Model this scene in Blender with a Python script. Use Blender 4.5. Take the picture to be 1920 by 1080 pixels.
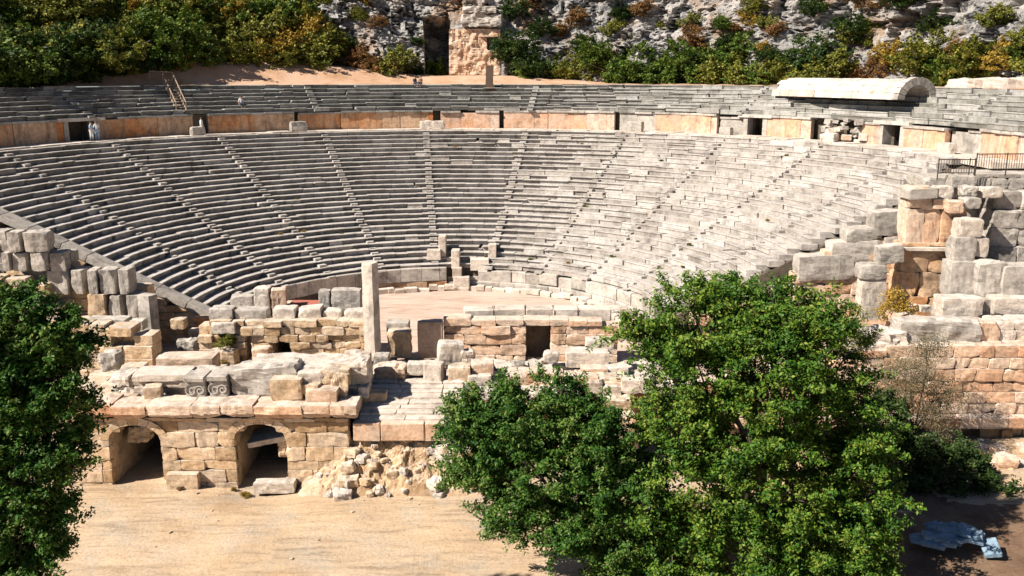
import bpy, bmesh, math, random
import numpy as np
from mathutils import Vector, Matrix, noise, Euler
random.seed(7); rng = np.random.default_rng(7)
R = math.radians
scene = bpy.context.scene
for o in list(bpy.data.objects): bpy.data.objects.remove(o)

# ------------------------------------------------------------------ camera, sky, sun, exposure
CZ, PITCH, FPX = 19.19, 0.232, 1700.0
cam = bpy.data.cameras.new('camera'); camo = bpy.data.objects.new('camera', cam)
scene.collection.objects.link(camo); scene.camera = camo
camo.location = (0, 0, CZ); camo.rotation_euler = (math.pi/2 - PITCH, 0, 0)
cam.sensor_width = 36; cam.lens = FPX/1920*36; cam.clip_start = .3; cam.clip_end = 3000
SUN_EL = R(41); SUN_DIR = Vector((-.885*math.cos(SUN_EL), -.466*math.cos(SUN_EL), math.sin(SUN_EL)))
w = bpy.data.worlds.new('World'); scene.world = w; w.use_nodes = True
nt = w.node_tree; bg = nt.nodes['Background']; bg.inputs[1].default_value = .05
sky = nt.nodes.new('ShaderNodeTexSky'); sky.sky_type = 'NISHITA'; sky.sun_disc = False
sky.sun_elevation = SUN_EL; sky.sun_rotation = math.atan2(SUN_DIR.x, SUN_DIR.y)
sky.air_density = .55; sky.dust_density = .1; sky.ozone_density = 1.5
nt.links.new(sky.outputs[0], bg.inputs[0])
sl = bpy.data.lights.new('sun', 'SUN'); sl.energy = 5.0; sl.angle = R(.5); sl.color = (1, .93, .83)
so = bpy.data.objects.new('sun', sl); scene.collection.objects.link(so)
so.rotation_euler = SUN_DIR.to_track_quat('Z', 'Y').to_euler()
scene.view_settings.view_transform = 'Standard'; scene.view_settings.look = 'None'
scene.view_settings.exposure = .78; scene.view_settings.gamma = 1
scene.render.engine = 'CYCLES'; scene.cycles.diffuse_bounces = 1

# ------------------------------------------------------------------ helpers
C = scene.collection
def P(x, y, Y):
    """world point on the plane Y seen at photo pixel x, y (1920 wide): used as a survey of the site"""
    a = (540-y)/FPX; b = (x-960)/FPX
    cp, sp = math.cos(PITCH), math.sin(PITCH)
    dy = cp + a*sp; dz = -sp + a*cp
    t = Y/dy
    return Vector((b*t, Y, CZ + dz*t))
def tag(o, label=None, cat=None, group=None, kind=None):
    if label: o['label'] = label
    if cat: o['category'] = cat
    if group: o['group'] = group
    if kind: o['kind'] = kind
    return o
def empty(name, loc=(0, 0, 0), rz=0):
    o = bpy.data.objects.new(name, None); C.objects.link(o); o.location = loc; o.rotation_euler = (0, 0, rz)
    o.empty_display_size = .3
    return o
class MB:
    """collects verts and faces (numpy), builds one mesh"""
    def __init__(s): s.v = []; s.f = []; s.n = 0
    def add(s, v, f):
        v = np.asarray(v, float).reshape(-1, 3); s.v.append(v)
        for q in f: s.f.append(tuple(int(i)+s.n for i in q))
        s.n += len(v)
    def box(s, c, h, rz=0, rx=0, ry=0, j=0., bev=.03):
        s.add(*block(c, h, rz, rx, ry, j, bev))
    def build(s, name, mat, parent=None, loc=None, smooth=False, cull=None):
        me = bpy.data.meshes.new(name); V = np.concatenate(s.v) if s.v else np.zeros((0, 3))
        if loc is not None: V = V - np.asarray(loc, float)
        me.from_pydata(V.tolist(), [], s.f); me.update()
        if smooth: me.polygons.foreach_set('use_smooth', [True]*len(me.polygons))
        me.materials.append(mat)
        o = bpy.data.objects.new(name, me); C.objects.link(o)
        if parent is not None: o.parent = parent
        if loc is not None: o.location = loc
        return o
# template: cube surface with 3 segments per side
_idx = {}; _T = []; _F = []
for i in range(4):
    for j in range(4):
        for k in range(4):
            if 0 in (i, j, k) or 3 in (i, j, k): _idx[(i, j, k)] = len(_T); _T.append((i, j, k))
for ax in range(3):
    for side in (0, 3):
        for a in range(3):
            for b in range(3):
                q = []
                for (da, db) in ((0, 0), (1, 0), (1, 1), (0, 1)):
                    t = [0, 0, 0]; t[ax] = side; t[(ax+1) % 3] = a+da; t[(ax+2) % 3] = b+db; q.append(_idx[tuple(t)])
                _F.append(q if side == 3 else q[::-1])
_T = np.array(_T); _sgn = np.where(_T >= 2, 1, -1); _ext = (_T == 0) | (_T == 3); _ne = _ext.sum(1)
def rotm(rz, rx=0, ry=0): return np.array(Euler((rx, ry, rz)).to_matrix())
def block(c, h, rz=0, rx=0, ry=0, j=0., bev=.03):
    h = np.asarray(h, float); b = min(bev, .45*h.min())
    v = _sgn*(h - np.where(_ext, 0, b))
    pull = np.where(_ne == 3, .5, np.where(_ne == 2, .3, 0.))[:, None]*b
    v = v - _sgn*_ext*pull
    if j:
        v = v + rng.normal(0, j*.5, v.shape)
        cor = rng.integers(0, 8)   # one broken corner
        cs = np.array([1 if cor & 1 else -1, 1 if cor & 2 else -1, 1 if cor & 4 else -1])
        near = (_sgn == cs).all(1) & (_ne >= 2)
        v[near] -= cs*np.minimum(h*.5, j*4)*rng.random((near.sum(), 1))
    return v @ rotm(rz, rx, ry).T + np.asarray(c, float), _F
_rc = {}
def _rt(n):
    if n not in _rc:
        bm = bmesh.new(); bmesh.ops.create_cube(bm, size=2); bmesh.ops.subdivide_edges(bm, edges=bm.edges[:], cuts=n-1, use_grid_fill=True)
        p = np.array([v.co[:] for v in bm.verts]); _rc[n] = (p, p/np.linalg.norm(p, axis=1)[:, None], [[v.index for v in f.verts] for f in bm.faces]); bm.free()
    return _rc[n]
def rock(c, h, seed=None, n=7, amp=.12, rz=0, rx=0, ry=0, square=.75):
    """rough weathered stone: rounded cuboid with noise"""
    sd = random.random()*100 if seed is None else seed
    h = np.asarray(h, float); hm = h.min(); p, q, f = _rt(n)
    b = min(.16, (1-square)*1.6)            # rounded edges of fixed real width, plus overall rounding
    w_ = (p*square + q*(1-square)*1.25)*h
    ex = (np.abs(p) > .999); ne = ex.sum(1)
    w_ = w_ - np.sign(p)*ex*np.where(ne == 3, .22, np.where(ne == 2, .10, 0))[:, None]*min(.16, hm*.3)
    S = w_/hm*.9+np.array([sd, sd*2, 0]); nf = noise.noise
    d = np.array([nf(Vector(t))*1.2+.6*nf(Vector(t*2.7))+.35*nf(Vector(t*6)) for t in S])
    w_ = w_ + q*(d*amp*hm*1.6)[:, None]
    for _ in range(2 if random.random() < .75 else 4):       # broken corners
        sg = np.array([random.choice((-1, 1)) for _ in range(3)])*np.array([random.uniform(.5, 1.3) for _ in range(3)]); L = np.abs(sg).sum(); cut = L-random.uniform(.12, .5)*L*.5
        e = (w_/h)@sg-cut; m_ = e > 0; w_[m_] -= (e[m_]/(sg@sg))[:, None]*sg*h*.9
    return w_ @ rotm(rz, rx, ry).T + np.asarray(c, float), f

# ------------------------------------------------------------------ materials
def newmat(name):
    m = bpy.data.materials.new(name); m.use_nodes = True; t = m.node_tree
    return m, t, t.nodes['Principled BSDF']
def nd(t, typ, **kw):
    n = t.nodes.new(typ)
    for k, v in kw.items(): setattr(n, k, v)
    return n
def ramp(t, fac, stops, interp='LINEAR'):
    r = nd(t, 'ShaderNodeValToRGB'); r.color_ramp.interpolation = interp
    e = r.color_ramp.elements
    while len(e) < len(stops): e.new(.5)
    for i, (p, c) in enumerate(stops):
        e[i].position = p; e[i].color = (*c, 1) if len(c) == 3 else c
    t.links.new(fac, r.inputs[0]); return r.outputs[0]
def mixc(t, fac, a, b, mode='MIX'):
    m = nd(t, 'ShaderNodeMix', data_type='RGBA', blend_type=mode)
    for s, v in ((0, fac), (6, a), (7, b)):
        if isinstance(v, (int, float)): m.inputs[s].default_value = v
        elif isinstance(v, tuple): m.inputs[s].default_value = (*v, 1)
        else: t.links.new(v, m.inputs[s])
    return m.outputs[2]
def tex(t, kind, scale, detail=6, rough=.6, vec=None, **kw):
    n = nd(t, kind); n.inputs['Scale'].default_value = scale
    if kind == 'ShaderNodeTexNoise': n.inputs['Detail'].default_value = detail; n.inputs['Roughness'].default_value = rough
    for k, v in kw.items(): setattr(n, k, v)
    if vec is not None: t.links.new(vec, n.inputs['Vector'])
    return n
def g3(v, k=(1, 1, 1)): return (v*k[0], v*k[1], v*k[2])
def stone(name, cols, top=None, top_amt=.6, dark=(.05, .045, .04), speck=.35, var=.35, bump=.5, scale=1., streak=0.):
    m, t, b = newmat(name)
    geo = nd(t, 'ShaderNodeNewGeometry'); pos = geo.outputs['Position']
    n1 = tex(t, 'ShaderNodeTexNoise', .55*scale, 5, .65, pos)
    add = nd(t, 'ShaderNodeMath', operation='MULTIPLY_ADD'); t.links.new(geo.outputs['Random Per Island'], add.inputs[0])
    add.inputs[1].default_value = .55; t.links.new(n1.outputs[0], add.inputs[2])
    k = len(cols); col = ramp(t, add.outputs[0], [(.38+.6*i/(k-1), c) for i, c in enumerate(cols)])
    # brightness of each block
    rv = nd(t, 'ShaderNodeMapRange'); t.links.new(geo.outputs['Random Per Island'], rv.inputs[0])
    wn = nd(t, 'ShaderNodeTexWhiteNoise', noise_dimensions='1D'); t.links.new(geo.outputs['Random Per Island'], wn.inputs['W'])
    t.links.new(wn.outputs[0], rv.inputs[0]); rv.inputs[3].default_value = 1-var; rv.inputs[4].default_value = 1+var*.6
    col = mixc(t, 1., col, rv.outputs[0], 'MULTIPLY')
    # mottling
    n2 = tex(t, 'ShaderNodeTexNoise', 3.2*scale, 8, .75, pos)
    mot = ramp(t, n2.outputs[0], [(.3, g3(.55)), (.5, g3(1)), (.7, g3(1.3))])
    col = mixc(t, .8, col, mot, 'MULTIPLY')
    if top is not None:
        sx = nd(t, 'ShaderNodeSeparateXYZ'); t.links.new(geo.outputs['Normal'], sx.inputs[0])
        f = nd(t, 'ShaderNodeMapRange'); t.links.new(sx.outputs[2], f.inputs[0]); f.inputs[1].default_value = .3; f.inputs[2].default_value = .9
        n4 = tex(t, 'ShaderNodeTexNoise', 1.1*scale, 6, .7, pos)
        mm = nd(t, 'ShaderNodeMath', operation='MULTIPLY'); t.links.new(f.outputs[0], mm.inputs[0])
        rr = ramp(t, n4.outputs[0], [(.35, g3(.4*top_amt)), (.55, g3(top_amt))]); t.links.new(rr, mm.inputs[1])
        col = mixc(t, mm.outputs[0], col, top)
    n5 = tex(t, 'ShaderNodeTexNoise', .9*scale, 8, .7, pos)
    col = mixc(t, .75, col, ramp(t, n5.outputs[0], [(.36, g3(.50)), (.47, g3(.95)), (.62, g3(1.12))]), 'MULTIPLY')
    # pits and lichen
    v = tex(t, 'ShaderNodeTexNoise', 9*scale, 4, .8, pos)
    sp = ramp(t, v.outputs[0], [(.60, (0, 0, 0)), (.68, (1, 1, 1))])
    mm = nd(t, 'ShaderNodeMath', operation='MULTIPLY'); t.links.new(sp, mm.inputs[0]); mm.inputs[1].default_value = speck
    col = mixc(t, mm.outputs[0], col, dark)
    if streak:
        mp = nd(t, 'ShaderNodeMapping'); mp.inputs['Scale'].default_value = (1.5, 1.5, .35); t.links.new(pos, mp.inputs[0])
        s = tex(t, 'ShaderNodeTexNoise', 1., 5, .7, mp.outputs[0])
        sr = ramp(t, s.outputs[0], [(.48, (0, 0, 0)), (.62, (1, 1, 1))])
        mm = nd(t, 'ShaderNodeMath', operation='MULTIPLY'); t.links.new(sr, mm.inputs[0]); mm.inputs[1].default_value = streak
        col = mixc(t, mm.outputs[0], col, (.10, .085, .075))
    t.links.new(col, b.inputs['Base Color']); b.inputs['Roughness'].default_value = .92
    b.inputs['Specular IOR Level'].default_value = .2
    n3 = tex(t, 'ShaderNodeTexNoise', 5*scale, 10, .75, pos)
    bp = nd(t, 'ShaderNodeBump'); bp.inputs['Strength'].default_value = bump; bp.inputs['Distance'].default_value = .12
    t.links.new(n3.outputs[0], bp.inputs['Height']); t.links.new(bp.outputs[0], b.inputs['Normal'])
    return m
M = {}
M['seat'] = stone('weathered_seat_shaded_risers', [(.24, .21, .18), (.41, .365, .325), (.53, .485, .44)], top=(.56, .515, .47), top_amt=.8, speck=.5, var=.07, bump=.6)  # risers coloured darker than the tread tops to deepen their shade
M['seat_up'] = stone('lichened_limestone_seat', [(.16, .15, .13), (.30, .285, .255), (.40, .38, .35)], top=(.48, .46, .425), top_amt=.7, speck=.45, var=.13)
M['core'] = stone('earth_core', [(.10, .08, .06), (.20, .16, .12)], speck=.2)
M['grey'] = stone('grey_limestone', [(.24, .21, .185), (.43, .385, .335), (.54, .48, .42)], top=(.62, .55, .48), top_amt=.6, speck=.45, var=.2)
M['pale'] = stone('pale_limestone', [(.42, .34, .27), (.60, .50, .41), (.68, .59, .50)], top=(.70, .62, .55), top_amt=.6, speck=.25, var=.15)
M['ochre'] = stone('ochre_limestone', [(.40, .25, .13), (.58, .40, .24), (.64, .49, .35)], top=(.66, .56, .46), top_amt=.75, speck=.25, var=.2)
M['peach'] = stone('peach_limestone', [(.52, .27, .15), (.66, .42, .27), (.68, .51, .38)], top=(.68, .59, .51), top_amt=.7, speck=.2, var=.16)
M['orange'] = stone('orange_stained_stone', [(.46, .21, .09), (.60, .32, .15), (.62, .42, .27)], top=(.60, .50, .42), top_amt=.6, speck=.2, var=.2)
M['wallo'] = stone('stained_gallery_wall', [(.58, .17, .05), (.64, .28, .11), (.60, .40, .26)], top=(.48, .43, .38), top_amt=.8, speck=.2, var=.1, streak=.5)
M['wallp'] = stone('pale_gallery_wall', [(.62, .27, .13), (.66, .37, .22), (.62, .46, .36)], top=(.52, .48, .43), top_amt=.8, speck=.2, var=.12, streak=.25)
def cliffmat():
    m, t, b = newmat('cliff_rock'); geo = nd(t, 'ShaderNodeNewGeometry'); pos = geo.outputs['Position']
    n = tex(t, 'ShaderNodeTexNoise', .22, 10, .72, pos)
    c = ramp(t, n.outputs[0], [(.30, (.10, .105, .115)), (.40, (.28, .275, .27)), (.48, (.48, .455, .43)), (.62, (.64, .595, .55))])
    mp = nd(t, 'ShaderNodeMapping'); mp.inputs['Scale'].default_value = (1.1, 1.1, .22); t.links.new(pos, mp.inputs[0])
    s = tex(t, 'ShaderNodeTexNoise', .8, 8, .75, mp.outputs[0])
    c = mixc(t, ramp(t, s.outputs[0], [(.53, (0, 0, 0)), (.61, (.8, .8, .8))]), c, (.07, .08, .10))
    o = tex(t, 'ShaderNodeTexNoise', .13, 8, .7, pos)
    c = mixc(t, ramp(t, o.outputs[0], [(.52, (0, 0, 0)), (.62, (.75, .75, .75))]), c, (.42, .25, .13))
    p = tex(t, 'ShaderNodeTexNoise', 2.5, 6, .8, pos)
    c = mixc(t, .8, c, ramp(t, p.outputs[0], [(.33, g3(.6)), (.5, g3(1)), (.68, g3(1.2))]), 'MULTIPLY')
    t.links.new(c, b.inputs['Base Color']); b.inputs['Roughness'].default_value = .95; b.inputs['Specular IOR Level'].default_value = .15
    n3 = tex(t, 'ShaderNodeTexNoise', 1.3, 12, .75, pos)
    bp = nd(t, 'ShaderNodeBump'); bp.inputs['Strength'].default_value = .9; bp.inputs['Distance'].default_value = .9
    t.links.new(n3.outputs[0], bp.inputs['Height']); t.links.new(bp.outputs[0], b.inputs['Normal'])
    return m
M['cliff'] = cliffmat()
def soil(name, cols, scale=.25, pebble=.5, bump=.4, tracks=False):
    m, t, b = newmat(name); geo = nd(t, 'ShaderNodeNewGeometry'); pos = geo.outputs['Position']
    n = tex(t, 'ShaderNodeTexNoise', scale, 8, .65, pos)
    c = ramp(t, n.outputs[0], [(.3+.4*i/(len(cols)-1), x) for i, x in enumerate(cols)])
    if tracks:
        mp = nd(t, 'ShaderNodeMapping'); mp.inputs['Scale'].default_value = (.22, 1.3, 1); mp.inputs['Rotation'].default_value = (0, 0, R(-24)); t.links.new(pos, mp.inputs[0])
        s = tex(t, 'ShaderNodeTexNoise', 1.1, 8, .65, mp.outputs[0]); s.inputs['Distortion'].default_value = 1.2
        c = mixc(t, .85, c, ramp(t, s.outputs[0], [(.35, g3(.60)), (.47, g3(.96)), (.53, g3(1.)), (.65, g3(1.16))]), 'MULTIPLY')
        pt = tex(t, 'ShaderNodeTexNoise', .45, 7, .7, pos); c = mixc(t, ramp(t, pt.outputs[0], [(.5, (0, 0, 0)), (.66, (.6, .6, .6))]), c, (.47, .41, .33))
    p = tex(t, 'ShaderNodeTexNoise', 7., 6, .85, pos)
    c = mixc(t, pebble, c, ramp(t, p.outputs[0], [(.34, g3(.45)), (.48, g3(1)), (.66, g3(1.3))]), 'MULTIPLY')
    t.links.new(c, b.inputs['Base Color']); b.inputs['Roughness'].default_value = 1; b.inputs['Specular IOR Level'].default_value = .1
    bp = nd(t, 'ShaderNodeBump'); bp.inputs['Strength'].default_value = bump; bp.inputs['Distance'].default_value = .15
    t.links.new(p.outputs[0], bp.inputs['Height']); t.links.new(bp.outputs[0], b.inputs['Normal'])
    return m
M['sand'] = soil('sandy_ground', [(.48, .33, .20), (.58, .42, .275), (.58, .46, .34)], .22, .65, .5, True)
M['orch'] = soil('pink_sandy_floor', [(.52, .35, .26), (.60, .44, .35), (.60, .48, .40)], .2, .3, .2, True)
M['terrace'] = soil('orange_earth', [(.42, .24, .13), (.60, .38, .25), (.62, .44, .32)], .35, .6, .6)
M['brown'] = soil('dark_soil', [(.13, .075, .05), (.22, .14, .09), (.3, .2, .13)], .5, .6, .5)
M['scrub'] = soil('scrubby_soil', [(.12, .10, .05), (.22, .16, .08), (.34, .22, .11)], .5, .7, .6)
def plain(name, col, rough=.7, metal=0., var=.15):
    m, t, b = newmat(name); geo = nd(t, 'ShaderNodeNewGeometry')
    n = tex(t, 'ShaderNodeTexNoise', 6, 5, .6, geo.outputs['Position'])
    c = mixc(t, 1., col, ramp(t, n.outputs[0], [(.3, g3(1-var)), (.7, g3(1+var))]), 'MULTIPLY')
    t.links.new(c, b.inputs['Base Color']); b.inputs['Roughness'].default_value = rough; b.inputs['Metallic'].default_value = metal
    return m
M['iron'] = plain('dark_iron', (.06, .05, .045), .5, .3)
M['wood'] = plain('grey_wood', (.30, .22, .16), .8)
M['darkwood'] = plain('brown_wood', (.10, .06, .04), .8)
M['red'] = plain('red_matting', (.42, .13, .09), .95)
M['bark'] = plain('tree_bark', (.10, .075, .055), .95, var=.4)
M['skin'] = plain('skin', (.45, .28, .2), .6)
M['sky_tinted'] = stone('pale_stone_skylight_tint', [(.16, .25, .34), (.25, .37, .48), (.34, .46, .56)], speck=.1, var=.25)  # pale stone with the blue of skylit shade put into its colour
def leafmat(name, cols, var=.4):
    m, t, b = newmat(name); geo = nd(t, 'ShaderNodeNewGeometry')
    n = tex(t, 'ShaderNodeTexNoise', .6, 3, .5, geo.outputs['Position'])
    a = nd(t, 'ShaderNodeMath', operation='MULTIPLY_ADD'); t.links.new(geo.outputs['Random Per Island'], a.inputs[0]); a.inputs[1].default_value = .6
    s = nd(t, 'ShaderNodeMath', operation='SUBTRACT'); t.links.new(n.outputs[0], s.inputs[0]); s.inputs[1].default_value = .3
    t.links.new(s.outputs[0], a.inputs[2])
    c = ramp(t, a.outputs[0], [(.1+.75*i/(len(cols)-1), x) for i, x in enumerate(cols)])
    t.links.new(c, b.inputs['Base Color']); b.inputs['Roughness'].default_value = .55
    b.inputs['Specular IOR Level'].default_value = .22
    tr = nd(t, 'ShaderNodeBsdfTranslucent'); t.links.new(c, tr.inputs[0]); mx = nd(t, 'ShaderNodeMixShader'); mx.inputs[0].default_value = .14
    t.links.new(b.outputs[0], mx.inputs[1]); t.links.new(tr.outputs[0], mx.inputs[2]); t.links.new(mx.outputs[0], t.nodes['Material Output'].inputs[0])
    return m
M['leaf_a'] = leafmat('bright_green_leaves', [(.012, .045, .005), (.04, .115, .010), (.10, .18, .016), (.21, .25, .035)])
M['leaf_b'] = leafmat('deep_green_leaves', [(.008, .040, .006), (.028, .090, .010), (.065, .145, .016), (.17, .21, .05)])
M['leaf_olive'] = leafmat('olive_leaves', [(.05, .065, .010), (.14, .155, .022), (.30, .27, .045)])
M['leaf_dark'] = leafmat('dark_leaves', [(.010, .028, .006), (.03, .065, .012), (.08, .105, .022)])
M['leaf_green'] = leafmat('hill_green_leaves', [(.025, .06, .010), (.075, .135, .016), (.19, .23, .035)])
M['leaf_gold'] = leafmat('golden_leaves', [(.17, .12, .02), (.36, .22, .03), (.46, .32, .06)])
M['leaf_rust'] = leafmat('rusty_leaves', [(.12, .06, .02), (.24, .12, .04), (.34, .21, .08)])
M['leaf_dry'] = leafmat('dry_grey_twigs', [(.05, .05, .02), (.13, .11, .055), (.24, .20, .12)])

# ------------------------------------------------------------------ the theatre's plan
OX, OY = -5.0, 64.6
R0, RL, Z0, ZL = 16.73, 38.73, 1.86, 13.03
RW, ZW = 41.2, 15.15           # gallery wall
NR, NU = 28, 7
TR, RI = (RL-R0)/NR, (ZL-Z0)/NR
RT, ZT = RW+NU*.80, ZW+NU*.40
ST0, DST = -.121, .2935
def pol(r, a, z): return (OX+r*math.sin(a), OY+r*math.cos(a), z)
def proj(p):
    x, y, z = p; z -= CZ; cp, sp = math.cos(PITCH), math.sin(PITCH)
    d = y*cp - z*sp; u = z*cp + y*sp
    return 960+FPX*x/d, 540-FPX*u/d
def ang(x, r, z):
    """angle round the orchestra at which the ring r, z stands at survey column x"""
    lo, hi = -1.75, 1.75
    for _ in range(40):
        mid = (lo+hi)/2
        if proj(pol(r, mid, z))[0] < x: lo = mid
        else: hi = mid
    return lo

def grid_mesh(name, fn, us, vs, mat, smooth=True, **kw):
    nu, nv = len(us), len(vs); V = [fn(u, v) for u in us for v in vs]
    F = [(i*nv+j, (i+1)*nv+j, (i+1)*nv+j+1, i*nv+j+1) for i in range(nu-1) for j in range(nv-1)]
    mb = MB(); mb.add(V, F); o = mb.build(name, mat, smooth=smooth); tag(o, **kw); return o
def fbm(x, y, z=0, o=5, h=.9, l=2.1): return noise.fractal(Vector((x, y, z)), h, l, o)
def sstep(a, b, x):
    t = max(0, min(1, (x-a)/(b-a))); return t*t*(3-2*t)

# ------------------------------------------------------------------ ground
def ground_h(x, y):
    z = -2.35 + .10*fbm(x*.25, y*.25, 3) + .03*fbm(x*1.7, y*1.7, 1)
    z -= .35*math.exp(-((x+13.2)**2/5+(y-44.6)**2/3))
    z += .5*sstep(20, 40, x)*sstep(30, 50, y) + .5*sstep(-20, -34, x)
    return z
xs = np.concatenate([np.linspace(-600, -50, 14), np.linspace(-45, 45, 181), np.linspace(50, 600, 14)])
ys = np.concatenate([np.linspace(-300, 15, 12), np.linspace(18, 62, 110), np.linspace(70, 900, 20)])
grid_mesh('ground', lambda x, y: (x, y, ground_h(x, y) if abs(x) < 60 and 10 < y < 70 else -2.35), xs, ys, M['sand'], kind='structure')
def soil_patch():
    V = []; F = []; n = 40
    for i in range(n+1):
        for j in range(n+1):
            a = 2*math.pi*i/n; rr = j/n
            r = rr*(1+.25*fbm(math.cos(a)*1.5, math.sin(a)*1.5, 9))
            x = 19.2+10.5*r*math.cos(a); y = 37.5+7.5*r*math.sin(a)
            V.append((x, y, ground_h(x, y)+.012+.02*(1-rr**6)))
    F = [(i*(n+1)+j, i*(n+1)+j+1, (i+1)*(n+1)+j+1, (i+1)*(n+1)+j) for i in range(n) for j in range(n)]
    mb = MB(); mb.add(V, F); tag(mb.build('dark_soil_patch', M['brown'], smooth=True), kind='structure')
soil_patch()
# orchestra floor and the fill behind the stage
def orch(u, v):
    x = -36+u*72; y = 56.8+v*25
    return (x, y, .0+.05*fbm(x*.4, y*.4, 2))
grid_mesh('orchestra_floor', orch, np.linspace(0, 1, 90), np.linspace(0, 1, 50), M['orch'], kind='structure')

# ------------------------------------------------------------------ seating
def seg_prism(mb, a0, a1, prof, dr=0, dz=0, jr=.0):
    """a block of ring masonry: profile [(r, z)...] swept from a0 to a1 as a straight-ended block"""
    k = len(prof); V = []
    for a in (a0, a1):
        e = jr*rng.normal()
        for r, z in prof: V.append(pol(r+dr+e, a, z+dz))
    F = [tuple(range(k))[::-1], tuple(range(k, 2*k))]
    for i in range(k):
        j = (i+1) % k; F.append((i, j, k+j, k+i))
    mb.add(V, F)
stairs = [ST0+DST*k for k in range(-4, 6)]
def in_stair(a, r, half=.42):
    return any(abs(a-s)*r < half for s in stairs)
SH = .34
def seat_ring(mb, r, z, a0, a1, last=False, miss=.022, wobble=1.):
    a = a0
    while a < a1:
        hole = random.random() < miss
        wdt = (random.uniform(.12, .34) if hole else random.uniform(1.1, 2.8)*(1+.6*sstep(0, 1, a)))/r; b = min(a+wdt, a1)
        s = [q for q in stairs if a < q < b and min(q-a, b-q)*r > .3]
        if s: b = s[0]+random.uniform(-.3, .3)/r
        m = (a+b)/2
        ruin = sstep(-.1, .9, m)         # the right half is more worn
        dz = random.gauss(0, .020+.006*ruin)*wobble; dr = random.gauss(0, .018+.03*ruin)*wobble
        if hole: dz -= .26
        ov = (.36-.29*ruin)*(.2 if random.random() < .06+.3*ruin else random.uniform(.75, 1))  # undercut shaped deep on the left to darken risers, shallow on the right
        g = .008+.02*random.random()**3*(1+2*ruin)
        nz = .06+.03*ruin
        prof = [(r+ov, z-RI-.05), (r+ov, z-nz-.05), (r+.01, z-nz), (r, z-.03), (r+.03, z), (r+TR*.75, z-.005), (r+TR+.40, z-.035), (r+TR+.40, z-RI-.05)]
        seg_prism(mb, a+g/r, b-g/r, prof, dr, dz, .010+.012*ruin)
        a = b
def edge_left(i): return -math.pi/2+.012
def edge_right(i):
    return math.pi/2-.02-(.012*(i % 3)+ (.07 if i > 22 else 0))
low = empty('seating_tiers', (OX, OY, 0)); tag(low, 'large grey limestone bank of curved seat rows between the orchestra and the orange gallery wall', 'seating')
def child(mb, name, mat, root, smooth=False):
    o = mb.build(name, mat, smooth=smooth); o.parent = root; o.matrix_parent_inverse = Matrix.Translation(-Vector(root.location)) if root.rotation_euler.z == 0 else (Matrix.LocRotScale(root.location, root.rotation_euler, None)).inverted()
    return o
for i in range(NR):
    r = R0+i*TR; z = Z0+(i+1)*RI-.0
    mb = MB(); seat_ring(mb, r, z, edge_left(i), edge_right(i))
    child(mb, 'seat_row', M['seat'], low)
for s in stairs:
    mb = MB()
    for i in range(NR):
        r = R0+i*TR; z = Z0+(i+1)*RI
        if s > edge_right(i): continue
        h = SH/r
        d = random.gauss(0, .05); k = random.uniform(.44, .62) if random.random() > .1 else .85
        seg_prism(mb, s-h+random.gauss(0, .03)/r, s+h+random.gauss(0, .03)/r, [(r-.42+d, z-RI-.02), (r-.44+d, z-RI*k), (r+.34, z-RI*k), (r+.34, z-RI-.02)], 0, random.gauss(0, .012), .012)
    child(mb, 'stairway', M['seat'], low)
mb = MB()       # rubble and earth core under the seats
A = np.linspace(-math.pi/2+.02, math.pi/2-.02, 140)
V = [pol(r, a, z) for a in A for (r, z) in ((R0+.2, -.6), (R0+.5, Z0+RI-.5), (RL+.2, ZL-.5), (RL+.2, 0))]
F = [(i*4+j, i*4+(j+1) % 4, (i+1)*4+(j+1) % 4, (i+1)*4+j) for i in range(len(A)-1) for j in range(4)]
F += [(0, 1, 2, 3), tuple(len(V)-4+k for k in (3, 2, 1, 0))]
mb.add(V, F); child(mb, 'rubble_core', M['core'], low)

# upper tiers
up = empty('upper_seating_tiers', (OX, OY, ZW)); tag(up, 'band of lichened seat rows above the orange gallery wall, below the hillside', 'seating')
save = stairs; stairs = [ST0+DST*k for k in (-5, -3, -1, 1, 3, 5)]
for i in range(NU):
    r = RW+.1+i*.80; z = ZW+(i+1)*.40
    mb = MB(); TRs = TR
    a0, a1 = -math.pi/2-.05, math.pi/2+.02
    seat_ring(mb, r, z, a0, a1, miss=.07, wobble=2.0)
    child(mb, 'seat_row', M['seat_up'], up)
for s in stairs:
    mb = MB()
    for i in range(NU):
        r = RW+.1+i*.8; z = ZW+(i+1)*.4; h = SH/r
        seg_prism(mb, s-h, s+h, [(r-.42, z-.42), (r-.42, z-.2), (r+.3, z-.2), (r+.3, z-.42)], 0, random.gauss(0, .015), .01)
    child(mb, 'stairway', M['seat_up'], up)
stairs = save
mb = MB(); A = np.linspace(-math.pi/2-.05, math.pi/2+.02, 140)
V = [pol(r, a, z) for a in A for (r, z) in ((RW+1.75, ZW-.22), (RW+.6, ZW-.06), (RT+.3, ZT-.5), (RT+.3, 0))]
F = [(i*4+j, i*4+(j+1) % 4, (i+1)*4+(j+1) % 4, (i+1)*4+j) for i in range(len(A)-1) for j in range(4)]
F += [(0, 1, 2, 3), tuple(len(V)-4+k for k in (3, 2, 1, 0))]
mb.add(V, F); child(mb, 'rubble_core', M['core'], up)

# gallery walk (diazoma) between them
mb = MB(); a = -math.pi/2-.05
while a < math.pi/2:
    b = a+random.uniform(1.2, 2.2)/RL
    seg_prism(mb, a+.0006, b-.0006, [(RL-.12, ZL-.35), (RL-.12, ZL+.10), (RL+2.6, ZL+.07), (RL+2.6, ZL-.35)], random.gauss(0, .04), random.gauss(0, .02), .02); a = b
tag(mb.build('gallery_walk', M['pale']), kind='structure')

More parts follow.
